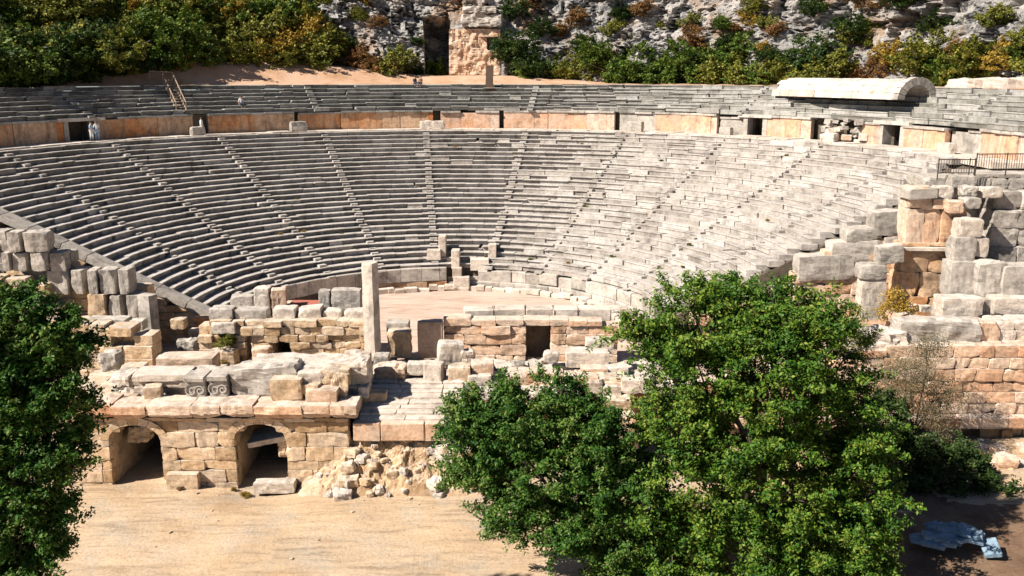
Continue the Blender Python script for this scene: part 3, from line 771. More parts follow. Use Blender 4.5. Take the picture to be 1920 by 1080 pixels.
top_blocks = [
 (391, 580, 436, 602, SY+.4, 1.2, 'grey', 'pale grey block at the left end of the stage wall top', {}),
 (440, 582, 500, 604, SY+.6, 1.2, 'grey', 'second grey block from the left on the stage wall top', {}),
 (510, 580, 553, 601, SY+.5, 1.2, 'pale', 'pale block above the low dark doorway', {}),
 (558, 580, 602, 600, SY+.6, 1.3, 'pale', 'wedge-shaped pale slab right of the block over the low doorway', dict(ry=-.1)),
 (597, 546, 619, 584, SY+3.2, .8, 'grey', 'narrow upright grey block beside the large grey slab', dict(amp=.1)),
 (620, 545, 676, 583, SY+3.2, 1.1, 'grey', 'large upright grey slab standing left of the tall pillar', {}),
 (604, 584, 640, 606, SY+.8, 1.1, 'pale', 'pale block under the narrow upright grey block', {}),
 (645, 584, 682, 612, SY+.6, 1.1, 'pale', 'whitish block on the wall touching the tall pillar', {}),
 (474, 542, 505, 582, SY+4.4, 1.1, 'pale', 'white block at the corner left of the red matting', {}),
 (505, 544, 534, 580, SY+4.4, 1.1, 'peach', 'pink block beside the white corner block, left of the red matting', dict(rz=.2)),
 (395, 606, 440, 626, SY-.35, .8, 'pale', 'pale projecting block on the face of the stage wall at its left', {}),
 (388, 660, 440, 690, SY-1.3, 1.1, 'ochre', 'yellowish stone at the foot of the stage wall at its left', dict(amp=.12)),
 (470, 655, 504, 684, SY-1.2, 1.0, 'peach', 'pink block standing just left of the low dark doorway', {}),
]
for b_ in top_blocks:
    x0, y0, x1, y1, Y_, dp, mt, lab, kw = b_
    blk(x0, y0, x1, y1, Y_, dp, mt, lab, **kw)
a_ = P(532, 582, SY+4.); mb = MB(); mb.box((a_.x+1.35, SY+5.3, a_.z-.02), (1.4, 1.5, .04)); 
o = mb.build('red_mat', M['red'], loc=(a_.x+1.35, SY+5.3, a_.z)); tag(o, 'flat red matting laid behind the stage wall near the seats', 'matting')
mb = MB(); mb.box((a_.x+1.2, SY+5.4, a_.z/2-.1), (1.7, 1.8, a_.z/2)); tag(mb.build('parodos_ramp', M['ochre']), kind='structure')

# --- pillars
def pillar(x0, x1, yt, yb, Y, wd, dpt, rz, mat, label, name='stone_pillar'):
    a_ = P((x0+x1)/2, yt, Y); b_ = P((x0+x1)/2, yb, Y)
    mb = MB(); n = 14; V = []; F = []
    for k in range(n+1):
        z = (a_.z-b_.z)*k/n; s = 1-.06*k/n
        for q in range(12):
            t = q/12*2*math.pi+math.pi/12*3; cx, cy = math.cos(t), math.sin(t)
            m_ = max(abs(cx), abs(cy)); r_ = .97/m_ if m_ > .75 else 1.27
            e = .025*noise.noise(Vector((q*1.3, z*1.2, Y)))
            V.append((cx*r_*wd/2*s*.99+e, cy*r_*dpt/2*s+e, z))
    F = [(k*12+q, k*12+(q+1) % 12, (k+1)*12+(q+1) % 12, (k+1)*12+q) for k in range(n) for q in range(12)]+[tuple(n*12+q for q in range(12))]
    mb.add(np.array(V)@rotm(rz).T, F); o = mb.build(name, M[mat]); o.location = (b_.x, Y, b_.z); tag(o, label, 'pillar'); return o
o = pillar(683, 716, 492, 668, 54., .84, .86, -.38, 'pale', 'tall weathered square pillar standing alone on the stage')
mb = MB(); mb.box((0, 0, .12), (.56, .52, .14), rz=-.32, j=.02, bev=.05); q = mb.build('base', M['peach'], o)
pillar(268, 308, 552, 684, 57.2, 1.15, .85, -.42, 'grey', 'broad grey standing pier at the end of the left wing, beside the sloping wall')

# --- between pillar and door wall
blk(726, 622, 770, 672, 55.2, 1.2, 'ochre', 'rough orange stone right of the tall pillar', amp=.14, sq=.85, n=9)
blk(724, 606, 766, 624, 56.2, 1.1, 'grey', 'grey slab with a hollow on top of the rough orange stone')
blk(782, 604, 830, 672, 55.6, .9, 'peach', 'smooth pinkish upright slab between the pillar and the doorway wall', n=9, amp=.03)
# --- doorway wall
DY = 56.
dw = empty('doorway_wall', (X(1010, 680, DY), DY, .8)); tag(dw, 'stage wall of big peach blocks with a tall dark doorway right of centre', 'ruined wall')
tl = topfn([(826, 596), (868, 596), (872, 600), (1000, 600), (1040, 600), (1120, 602), (1140, 606), (1155, 640)], DY)
mb = MB(); masonry(mb, X(832, 660, DY), X(1158, 660, DY), DY, .1, tl, (.55, .78), (.9, 2.0), 1.2, .07, .04, .06, [(X(986, 640, DY), X(1033, 640, DY), -1, Z(604, DY), 0)], .0)
child(mb, 'masonry', M['peach'], dw)
mb = MB()
xa, xb = X(986, 640, DY), X(1033, 640, DY)
mb.box((xa-.25, DY+3.0, 1.7), (.25, 1.9, 1.7), bev=.02); mb.box((xb+.25, DY+3.0, 1.7), (.25, 1.9, 1.7), bev=.02); mb.box(((xa+xb)/2, DY+4.8, 1.7), (1.2, .2, 1.7)); mb.box(((xa+xb)/2, DY+2.4, Z(604, DY)-.1), (1.2, 2.0, .10))
child(mb, 'doorway_lining', M['core'], dw)
mb = MB(); x = X(868, 590, DY+1.6)
while x < X(1135, 590, DY+1.6):
    wd = random.uniform(1.1, 2.3); mb.box((x+wd/2, DY+2.2+random.gauss(0, .06), Z(591, DY+1.6)), (wd/2-.015, .6, .40+random.gauss(0, .03)), rz=random.gauss(0, .02), j=.04, bev=.06); x += wd
child(mb, 'top_course', M['pale'], dw)
mb = MB(); mb.box(((X(868, 590, DY)+X(1130, 590, DY))/2, DY+3.2, 1.6), ((X(1130, 590, DY)-X(868, 590, DY))/2, .8, 1.7)); child(mb, 'earth_backing', M['ochre'], dw)
# lower terrace wall in front of the doorway, half behind the young tree
lw = MB(); masonry(lw, X(836, 760, 49.5), X(1200, 760, 49.5), 49.5, -2.4, topfn([(836, 730), (900, 722), (1000, 700), (1080, 706), (1190, 716)], 49.5), (.5, .7), (.7, 1.8), 1.1, .10, .05, .07, [], .02)
o = lw.build('terrace_wall', M['peach'], loc=(X(1010, 760, 49.5), 49.5, 0)); tag(o, 'tumbled lower terrace wall behind the young tree, under the tall doorway', 'ruined wall')

# --- rubble round the right rim of the orchestra
for k in range(46):
    a = random.uniform(.75, 1.5); r = R0-1.6+random.uniform(-1.2, 1.6); s = random.uniform(.14, .34)
    mb = MB(); mb.add(*rock((0, 0, 0), (s*1.3, s, s*.8), n=4, amp=.2, rz=random.uniform(0, 3))); o = mb.build('rubble_stone', M[random.choice(['grey', 'pale'])])
    o.location = pol(r, a, s*.5); tag(o, 'small grey stone scattered on the right rim of the orchestra', 'stone', 'stones on the orchestra rim')
a_ = P(1170, 590, 66); mb = MB(); mb.box((0, 0, .9), (.3, .25, .95), j=.02, bev=.05); mb.box((0, 0, 1.95), (.42, .32, .12), j=.02); o = mb.build('stone_post', M['pale']); o.location = (a_.x, 66, 0); tag(o, 'short pale upright post at the right end of the orchestra', 'stone post')

# ------------------------------------------------------------------ left wing
# analemma wall with sloping coping
an = empty('left_retaining_wall', (X(200, 600, OY), OY, 0)); tag(an, 'orange ashlar end wall of the seats with sloping pale coping, left side', 'retaining wall')
SL = RI/TR
def tleft(x): return Z0+.35+((OX-x)-R0)*SL
mb = MB(); masonry(mb, OX-RT-1, OX-R0+.2, OY-1.1, -1., lambda x: tleft(x)-.45, (.5, .62), (.9, 2.2), 1.0, .015, .012, .03, [], 0); child(mb, 'ashlar', M['ochre'], an)
mb = MB(); x = OX-R0+.3
while x > OX-RL-2.5:
    wd = random.uniform(1.6, 2.4); cx = x-wd/2; z = tleft(cx)-.22
    V, F_ = block((0, 0, 0), (wd/2/math.cos(math.atan(SL))-.01, .62, .26), j=.012, bev=.04)
    V = V@rotm(0, 0, math.atan(SL)).T+np.array([cx, OY-.6, z]); mb.add(V, F_); x -= wd
child(mb, 'sloping_coping', M['grey'], an)
mb = MB(); mb.box((OX-R0-.2, OY-.9, .95), (.75, .7, 1.0), bev=.04, j=.02); mb.box((OX-R0-.2, OY-1., 2.05), (.95, .85, .14), j=.02)
o = mb.build('corner_pedestal', M['orange'], loc=(OX-R0-.2, OY-.9, 0)); tag(o, 'orange corner block capped with a slab where the sloping wall meets the seats', 'pedestal')
# big-block stepped wing in front
WY = 59.6
lwing = empty('left_wing_wall', (X(150, 650, WY), WY, 0)); tag(lwing, 'stepped ruin of huge grey blocks in front of the sloping wall, above the left tree', 'ruined wall')
rows = [(552, 598, [(160, 'ochre'), (200, 'grey'), (232, 'grey'), (262, 'grey')], 266), (506, 551, [(85, 'grey'), (130, 'grey'), (158, 'grey'), (182, 'grey'), (218, 'grey'), (244, 'grey')], 244),
        (474, 508, [(0, 'grey'), (20, 'grey'), (54, 'grey'), (88, 'grey'), (122, 'ochre')], 122), (434, 472, [(8, 'grey'), (38, 'grey'), (88, 'grey')], 88), (596, 632, [(150, 'grey'), (200, 'ochre'), (250, 'grey'), (284, 'grey')], 284)]
for (y0, y1, xsx, xe) in rows:
    for k in range(len(xsx)-1):
        Yk = WY+random.choice([0, 0, .25, .5]) ; a_ = P(xsx[k][0]+1.5, y0+random.uniform(0, 3), Yk); b_ = P(xsx[k+1][0]-1.5, y1+1, Yk)
        mb = MB(); mb.add(*rock(((a_.x+b_.x)/2, Yk+.75, (a_.z+b_.z)/2), (abs(b_.x-a_.x)/2, .75, abs(a_.z-b_.z)/2), n=8, amp=.08, square=.985, rz=random.gauss(0, .08)))
        child(mb, 'block', M[xsx[k][1]], lwing)
mb = MB(); masonry(mb, X(-150, 560, WY), X(120, 560, WY), WY+1.6, -1, topfn([(-150, 380), (0, 440), (115, 470), (120, 500)], WY+1.6), (.8, 1.2), (1.2, 2.), 1.2, .1, .05, .06, [], 0); child(mb, 'rear_masonry', M['grey'], lwing)
mb = MB(); masonry(mb, X(-150, 560, WY), X(262, 560, WY), WY+1.5, -1, topfn([(-150, 480), (100, 505), (110, 512), (240, 520), (262, 552)], WY+1.5), (.8, 1.2), (1.2, 2.), 1.2, .1, .05, .06, [], 0); child(mb, 'rear_masonry', M['ochre'], lwing)
mb = MB(); masonry(mb, X(-200, 650, WY-1), X(270, 650, WY-1), WY-.6, -1, topfn([(-200, 500), (0, 520), (84, 530), (90, 580), (150, 600), (284, 612)], WY-.6), (.7, 1.), (.9, 1.7), 1.2, .12, .05, .07, [], .03); child(mb, 'masonry', M['ochre'], lwing)
# lower left masonry in front
ly = 52.5
mb = MB(); masonry(mb, X(60, 660, ly), X(286, 660, ly), ly, .4, topfn([(60, 600), (190, 610), (268, 622), (270, 655), (288, 660)], ly), (.55, .8), (.8, 1.7), 1.5, .10, .05, .07, [], .02)
o = mb.build('left_stage_pier', M['ochre'], loc=(X(220, 690, ly), ly, .5)); tag(o, 'yellow masonry pier at the left end of the stage, behind the left tree', 'ruined wall')
for (x0, y0, x1, y1, Y_, dp, mt, lab, kw) in [
 (158, 600, 236, 624, 54.5, 1.2, 'grey', 'grey slab with a notch on top of the yellow pier', dict(n=8, amp=.08)),
 (242, 602, 268, 620, 54.3, .9, 'pale', 'small cream block beside the notched grey slab', {}),
 (182, 664, 222, 698, 49.5, 1.1, 'grey', 'grey rough stone at the foot of the yellow pier, near the left tree', dict(amp=.14, sq=.85)),
 (224, 688, 268, 704, 49., 1., 'ochre', 'low tan stone right of the grey rough stone below the yellow pier', {}),
 (318, 600, 345, 618, 60., .9, 'ochre', 'tan block on the ground below the sloping wall', {}),
 (330, 640, 366, 662, 57., .9, 'grey', 'grey broken block lying between the pier and the stage wall', dict(amp=.15, sq=.85)),
 (352, 620, 380, 640, 58.5, .9, 'ochre', 'tan cube below the corner pedestal', {}),
 (430, 556, 474, 580, 63.2, 1., 'grey', 'long grey stone in shade at the left end of the podium', {})]:
    blk(x0, y0, x1, y1, Y_, dp, mt, lab, **kw)

# ------------------------------------------------------------------ right wing
ra = empty('right_retaining_wall', (X(1600, 560, OY), OY, 0)); tag(ra, 'orange and grey stepped end wall of the seats on the right, above the big tree', 'retaining wall')
RYk = OY-1.2
tl = topfn([(1440, 540), (1500, 502), (1540, 470), (1600, 436), (1650, 410), (1700, 372), (1760, 340), (1860, 320)], RYk, False)
mb = MB(); masonry(mb, X(1300, 560, RYk), X(1900, 560, RYk), RYk, -2, lambda x: tl(x)-.75, (.7, .95), (1., 2.2), 1.2, .08, .03, .05, [], .0); child(mb, 'ashlar', M['peach'], ra)
mb = MB(); 
for (x0, y0, x1, y1) in [(1498, 478, 1600, 526), (1560, 452, 1658, 492), (1588, 428, 1652, 454), (1640, 396, 1700, 442), (1660, 444, 1692, 470), (1700, 372, 1760, 400)]:
    Yk = RYk-.1+random.uniform(-.1, .2); a_ = P(x0, y0, Yk); b_ = P(x1, y1, Yk)
    mb.add(*rock(((a_.x+b_.x)/2, Yk+.7, (a_.z+b_.z)/2), (abs(b_.x-a_.x)/2, .8, abs(a_.z-b_.z)/2), n=7, amp=.08, square=.86, ry=-.06))
child(mb, 'sloping_coping', M['grey'], ra)
# the tall pier
TYy = 58.
tp = empty('tall_pier', (X(1770, 600, TYy), TYy, 2.)); tag(tp, 'tall standing pier of grey and orange blocks behind the big tree, right side', 'ruined wall')
mb = MB(); masonry(mb, X(1686, 520, TYy), X(1792, 520, TYy), TYy, 1.5, topfn([(1686, 458), (1792, 458)], TYy), (1.5, 2.0), (1.4, 2.4), 1.6, .05, .03, .06, [], 0); child(mb, 'lower_block', M['orange'], tp)
mb = MB(); masonry(mb, X(1702, 420, TYy), X(1812, 420, TYy), TYy+.1, Z(458, TYy), topfn([(1702, 352), (1760, 350), (1766, 378), (1812, 386)], TYy), (1.9, 2.4), (.9, 1.6), 1.5, .1, .04, .08, [], 0); child(mb, 'upper_block', M['peach'], tp)
mb = MB(); a_ = P(1705, 354, TYy); b_ = P(1752, 372, TYy); mb.box(((a_.x+b_.x)/2, TYy+.6, (a_.z+b_.z)/2), (abs(b_.x-a_.x)/2+.1, .95, .33), ry=-.05, j=.05, bev=.08); child(mb, 'cap_slab', M['grey'], tp)
mb = MB(); a_ = P(1680, 462, TYy); b_ = P(1792, 470, TYy); mb.box(((a_.x+b_.x)/2, TYy+.4, (a_.z+b_.z)/2), (abs(b_.x-a_.x)/2, .75, .11), j=.02); child(mb, 'string_course', M['pale'], tp)
# wall above, far right
mb = MB(); masonry(mb, X(1866, 440, 59), X(2200, 440, 59), 59.5, 1.5, topfn([(1866, 385), (1880, 356), (2200, 345)], 59.5), (1.0, 1.5), (1.2, 2.4), 2., .1, .04, .06, [], 0)
o = mb.build('right_upper_wall', M['grey'], loc=(X(1900, 500, 59), 59.5, 2)); tag(o, 'grey-green wall of large blocks at the right edge below the railing', 'ruined wall')
mb = MB(); masonry(mb, X(1740, 330, 61.5), X(2250, 330, 61.5), 61.5, 0, topfn([(1740, 346), (1760, 334), (1840, 330), (2250, 326)], 61.5), (.6, .9), (1., 2.), 3.2, .12, .05, .06, [], .03)
o = mb.build('right_platform', M['grey'], loc=(X(1850, 400, 61.5), 61.5, 5)); tag(o, 'rough grey platform carrying the iron railings at the right edge', 'ruined wall')
RB = [
 (1802, 412, 1842, 446, 56.5, 1.2, 'pale', 'cream block stacked high beside the dark recess of the right wing', {}),
 (1792, 446, 1828, 492, 56.4, 1.3, 'grey', 'grey block under the cream one, right of the tall pier', {}),
 (1826, 446, 1852, 482, 56.6, 1.2, 'pale', 'pale chipped block leaning over the dark recess', dict(ry=.1)),
 (1786, 492, 1842, 560, 55.8, 1.5, 'grey', 'big blue-grey block at the foot of the stacked blocks', {}),
 (1836, 494, 1900, 560, 55.4, 1.6, 'grey', 'broad whitish-grey rounded boulder-like block low in the right wing', dict(sq=.75, amp=.14)),
 (1884, 500, 1990, 562, 55.2, 1.6, 'grey', 'whitish block cut by the right edge, level with the broad rounded block', dict(sq=.85)),
 (1770, 560, 1842, 600, 54.2, 1.5, 'pale', 'cream squared block at the left of the bright course under the grey boulders', {}),
 (1844, 562, 1864, 600, 54.6, 1.3, 'grey', 'narrow block in shadow in the bright course', {}),
 (1866, 560, 1990, 592, 54.2, 1.5, 'pale', 'long cream block at the right edge in the bright course', {}),
 (1616, 498, 1664, 526, 56.8, 1.3, 'grey', 'rounded grey capital-like stone on the white post behind the big tree', dict(sq=.7)),
 (1618, 524, 1656, 600, 56.9, 1., 'pale', 'white stone post behind the big tree carrying a grey stone', dict(n=9)),
 (1652, 462, 1694, 496, 57., 1.2, 'grey', 'dark grey slanted block left of the orange blocks', dict(ry=-.15)),
 (1688, 604, 1838, 650, 51.8, 1.6, 'grey', 'long grey beam-like stone on the right terrace wall', dict(n=12, amp=.12, sq=.85)),
 (1832, 606, 1872, 650, 52., 1.4, 'peach', 'tan squared block at the right end of the long grey beam', {}),
 (1594, 624, 1700, 664, 51.5, 1.5, 'pale', 'ragged white slab left of the long grey beam, by the dry shrub', dict(n=12, amp=.25, sq=.8)),
 (1780, 378, 1806, 400, 57.4, 1.1, 'peach', 'peach block beside the top of the tall pier', {}),
 (1760, 350, 1786, 378, 59., 1., 'pale', 'pale cube behind the cap of the tall pier', {}),
 (1786, 330, 1830, 352, 60.2, 1.1, 'grey', 'grey worn block under the left railing', dict(sq=.8)),
 (1810, 372, 1838, 392, 57.6, 1., 'grey', 'small grey cube above the dark recess', {}),
 (1808, 350, 1834, 368, 58.8, .9, 'grey', 'grey stone hanging over the dark recess', dict(sq=.8, amp=.15)),
 (1842, 352, 1880, 372, 59., 1., 'pale', 'pale flat stone in front of the far wall, left end', dict(sq=.8)),
]
for (x0, y0, x1, y1, Y_, dp, mt, lab, kw) in RB: blk(x0, y0, x1, y1, Y_, dp, mt, lab, **kw)
# right terrace wall
RY = 51.
rt = empty('right_terrace_wall', (X(1800, 780, RY), RY, -1)); tag(rt, 'tan rubble-coursed wall with a projecting moulding at the right edge, above the dark shrub', 'ruined wall')
mb = MB(); masonry(mb, X(1180, 700, RY), X(2150, 700, RY), RY, Z(796, RY), topfn([(1180, 720), (1560, 690), (1600, 664), (1700, 650), (1900, 646), (2150, 640)], RY), (.5, .85), (.8, 1.9), 1.6, .06, .04, .06, [], 0); child(mb, 'masonry', M['peach'], rt)
mb = MB(); masonry(mb, X(1868, 620, RY+1.), X(2150, 620, RY+1), RY+1.2, Z(655, RY), topfn([(1868, 604), (2150, 598)], RY+1.2), (.7, 1.), (.8, 1.6), 1.6, .06, .04, .06, [], 0); child(mb, 'upper_course', M['pale'], rt)
mb = MB(); x = X(1380, 790, RY-.5)
while x < X(2150, 790, RY):
    wd = random.uniform(1.8, 3.); mb.box((x+wd/2, RY+.3+random.gauss(0, .03), Z(789, RY-.3)-.05), (wd/2-.015, .9, .34), j=.025, bev=.06); x += wd
child(mb, 'moulding', M['peach'], rt)
mb = MB(); masonry(mb, X(1180, 830, RY), X(2150, 830, RY), RY+.1, -3, lambda x: Z(802, RY), (.5, .7), (.6, 1.3), 1.4, .06, .05, .07, [], .02); child(mb, 'lower_masonry', M['ochre'], rt)
def rslope(u, v):
    x = 9+u*22; y = 45.5+v*6.
    z = ground_h(x, y)-.15 - .45*sstep(26, 34, x)*v + .1*v + .22*noise.fractal(Vector((x*.7, y*.7, 2)), .6, 2.1, 5)*sstep(0, .15, v)
    return (x, y, z)
grid_mesh('earth_bank', rslope, np.linspace(0, 1, 130), np.linspace(0, 1, 50), M['sand'], smooth=False, kind='structure')
for k in range(30):
    u = random.uniform(.62, .98); v = random.uniform(.1, .95); p = rslope(u, v); s = random.uniform(.18, .55)
    mb = MB(); mb.add(*rock((0, 0, 0), (s*random.uniform(1, 1.6), s, s*.7), n=5, amp=.22, rz=random.uniform(0, 3))); o = mb.build('rubble_stone', M[random.choice(['pale', 'peach'])]); o.location = (p[0], p[1], p[2]+s*.3)
    tag(o, 'pale rubble stone on the bank below the right terrace wall', 'stone', 'stones on the right bank')

# pile of pale stones, bottom right; blue skylight is painted into their colour
for k in range(26):
    t = k/26; x = random.uniform(1700, 1875); y = random.gauss(0, 1)
    pc = P(1785, 1020, 38.5); s = random.uniform(.2, .38)
    px, py = pc.x+random.gauss(0, 1.05), 38.4+random.gauss(0, .62); rr = math.hypot((px-pc.x)/2.2, (py-38.2)/1.3)
    hz = max(0, 1-rr)*.85
    mb = MB(); mb.add(*block((0, 0, 0), (s*1.5, s*1., s*.32), random.uniform(0, 3), random.gauss(0, .14), random.gauss(0, .14), .02, .05)); o = mb.build('sky_tinted_slab', M['sky_tinted'])
    o.location = (px, py, ground_h(px, py)+.25+hz); tag(o, 'pale cut slab coloured skylight blue in the heap on dark soil at the bottom right', 'stone slab', 'heap of skylight-blue slabs')

# ------------------------------------------------------------------ vaulted ruin on the upper right
vr = empty('vaulted_ruin', P(1600, 185, 92)); tag(vr, 'bleached half-barrel vault with a dark open end above the upper seats on the right', 'stone vault')
pa = P(1480, 172, 96.); vb = P(1712, 176, 81.)
ax = Vector((vb.x-pa.x, vb.y-pa.y, 0)); Lv = ax.length; ax.normalize(); nrm = Vector((-ax.y, ax.x, 0)); zc = ZT-.95; Rv = 1.8
mb = MB(); ns, nq = 13, 9
for i in range(ns):
    for q in range(nq):
        o0 = random.uniform(-.02, .02); V = []
        sh = (q % 2)*.5
        for s0 in (Lv*max(0, i+sh-.0)/ns+.012, Lv*min(ns, i+1+sh)/ns-.012):
            for (qq, rr) in ((q+.02, Rv-.5), (q+.98, Rv-.5), (q+.98, Rv+o0), (q+.02, Rv+o0)):
                t = math.pi*qq/nq; c0 = Vector((pa.x, pa.y, zc))+ax*s0; wv = 1+.015*noise.noise(Vector((s0*.5, qq*.6, 3)))
                V.append(c0+nrm*(-math.cos(t)*rr*1.25*wv)+Vector((0, 0, math.sin(t)*rr*wv)))
        mb.add(V, [(0, 1, 2, 3), (7, 6, 5, 4), (0, 4, 5, 1), (1, 5, 6, 2), (2, 6, 7, 3), (3, 7, 4, 0)])
child(mb, 'vault', M['pale'], vr)
mb = MB()
for q in range(11):
    t0, t1 = math.pi*q/11+.015, math.pi*(q+1)/11-.015; V = []
    for off in (-.1, .55):
        c0 = Vector((vb.x, vb.y, zc))+ax*off
        for tt, rr in ((t0, Rv-.55), (t1, Rv-.55), (t1, Rv+.12), (t0, Rv+.12)): V.append(c0+nrm*(-math.cos(tt)*rr*1.2)+Vector((0, 0, math.sin(tt)*rr)))
    mb.add(V, [(0, 1, 2, 3), (7, 6, 5, 4), (0, 4, 5, 1), (1, 5, 6, 2), (2, 6, 7, 3), (3, 7, 4, 0)])
child(mb, 'arch_ring', M['grey'], vr)
mb = MB(); c0 = Vector((pa.x, pa.y, zc))+ax*.4; V = [c0+nrm*(-math.cos(math.pi*q/12)*Rv*1.05)+Vector((0, 0, math.sin(math.pi*q/12)*Rv*.85)) for q in range(13)]; V += [v+ax*.4 for v in V]
mb.add(V, [tuple(range(13)), tuple(range(25, 12, -1))]); child(mb, 'end_wall', M['pale'], vr)
mb = MB(); a_ = P(1880, 166, 84); mb.add(*rock((a_.x, 84, ZT-.2), (4.5, 2.2, 1.0), n=12, amp=.15, square=.7)); o = mb.build('ruined_mass', M['pale'], loc=(a_.x, 84, ZT)); tag(o, 'low bleached mass of masonry at the right edge beyond the vault', 'ruined wall')
# gallery ruins on the right: jumble of blocks at the break (1545-1620)
for k in range(26):
    x = random.uniform(1540, 1622); y = random.uniform(212, 262); a = ang(x, RW, ZW-1); s = random.uniform(.22, .5); r = RW-.2+random.uniform(-.5, .8)
    z = ZL+.1+(262-y)/50*2.
    mb = MB(); mb.box((0, 0, 0), (s*1.1, s*.8, s*.6), random.uniform(0, 3), random.gauss(0, .15), random.gauss(0, .15), .05, .05); o = mb.build('fallen_block', M[random.choice(['pale', 'peach', 'grey'])]); p = pol(r, a, z); o.location = (p[0], p[1], z)
    tag(o, 'tumbled block in the breach of the gallery wall, right of centre', 'stone block', 'blocks in the gallery wall breach')
for (x, lab, mt) in [(560, 'pale fallen block on the gallery walk left of the sloping breach', 'grey'), (800, 'pair-high pale block on the gallery walk above the centre stairs', 'pale'), (822, 'small upright pale block on the gallery walk above the centre stairs', 'pale'), (1190, 'slumped grey block leaning on the gallery wall right of centre', 'grey'), (1360, 'dark grey square block in front of the gallery wall beside the doorway', 'grey'), (372, 'pale low stone at the gallery walk edge below the leaning rails', 'grey'), (1555, 'low worn block at the edge of the seats under the breach', 'pale'), (1772, 'pale block on the gallery walk near the railings', 'pale')]:
    a = ang(x, RL+.7, ZL); s = random.uniform(.45, .7); mb = MB(); mb.add(*rock((0, 0, 0), (s*1.3, s*.7, s*.8), n=6, amp=.1, rz=-a, square=.9)); o = mb.build('fallen_block', M[mt]); p = pol(RL+.8, a, ZL+.1+s*.75); o.location = p; tag(o, lab, 'stone block')

# ------------------------------------------------------------------ railings, steps, rails
def bar(mb, a, b, r, n=6):
    a, b = Vector(a), Vector(b); d = (b-a).normalized(); u = d.orthogonal().normalized(); v = d.cross(u)
    V = [c+u*r*math.cos(2*math.pi*k/n)+v*r*math.sin(2*math.pi*k/n) for c in (a, b) for k in range(n)]
    mb.add(V, [(k, (k+1) % n, n+(k+1) % n, n+k) for k in range(n)]+[tuple(range(n))[::-1], tuple(range(n, 2*n))])
def railing(x0, x1, yt, yb, Y, lab, Y2=None):
    Y2 = Y2 or Y
    a_, b_ = P(x0, yb, Y), P(x1, yb, Y2); h = P(x0, yt, Y).z-a_.z
    root = empty('iron_railing', a_); tag(root, lab, 'railing')
    n = max(2, round((b_-a_).length/.17)); b_.z = a_.z
    for zz, nm in ((h-.03, 'top_rail'), (.1, 'bottom_rail')):
        mb = MB(); bar(mb, a_+Vector((0, 0, zz)), b_+Vector((0, 0, zz)), .035); child(mb, nm, M['iron'], root)
    for k in range(n+1):
        p = a_.lerp(b_, k/n)
        post = k in (0, n) or k % 12 == 0
        mb = MB(); bar(mb, p+Vector((0, 0, -.35 if post else .1)), p+Vector((0, 0, h+.05 if post else h-.03)), .04 if post else .018); child(mb, 'post' if post else 'baluster', M['iron'], root)
railing(1758, 1826, 298, 327, 60.8, 'short dark iron railing on the grey platform, left of the longer one', 60.8)
railing(1829, 1985, 288, 320, 59.9, 'long dark iron railing running to the right edge of the view', 60.2)
# leaning stair rails on upper left
lr = empty('wooden_stair', P(350, 205, 96)); tag(lr, 'thin wooden stair with two handrails climbing the upper tiers on the left', 'stair')
aS = ang(352, RW, ZW); aE = ang(302, RT+3, ZT)
p0 = Vector(pol(RW+.2, aS, ZW+.3)); p1 = Vector(pol(RT-.3, aE, ZT+.5)); p2 = Vector(pol(RT+1, aE-.03, ZT+.6))
for off in (Vector((0, 0, 0)), Vector((-.95, -.25, 0))):
    mb = MB(); bar(mb, p0+off+Vector((0, 0, .9)), p1+off+Vector((0, 0, .9)), .06); child(mb, 'handrail', M['wood'], lr)
    mb = MB(); bar(mb, p0+off+Vector((0, 0, .1)), p1+off+Vector((0, 0, .0)), .08); child(mb, 'stringer', M['wood'], lr)
    for k in range(6):
        q = p0.lerp(p1, k/5)+off; mb = MB(); bar(mb, q+Vector((0, 0, -.3)), q+Vector((0, 0, .9)), .04); child(mb, 'post', M['wood'], lr)
mb = MB(); bar(mb, p1+Vector((0, 0, .9)), p2+Vector((-.5, 0, .9)), .06); bar(mb, p2+Vector((-.5, 0, -1)), p2+Vector((-.5, 0, .9)), .05); child(mb, 'landing_rail', M['wood'], lr)
for k in range(12):
    q = p0.lerp(p1, k/11)+Vector((-.47, -.12, .1)); mb = MB(); mb.box(q, (.5, .16, .03)); child(mb, 'tread', M['wood'], lr)
# brown broken timber upright on the upper tiers in the centre
a = ang(917, RT-2, ZT); mb = MB()
mb.box((0, 0, .9), (.42, .12, 1.5), ry=.05, j=.04, bev=.03); mb.box((.5, -.1, -.2), (.12, .1, 1.1), ry=-.35, j=.02); mb.box((.35, -.3, -1.), (.5, .3, .35), j=.06, bev=.1)
o = mb.build('broken_panel', M['darkwood']); o.location = pol(RT-1.2, a, ZT-.2); tag(o, 'dark brown weathered upright panel on the upper tiers at the centre', 'wooden panel')

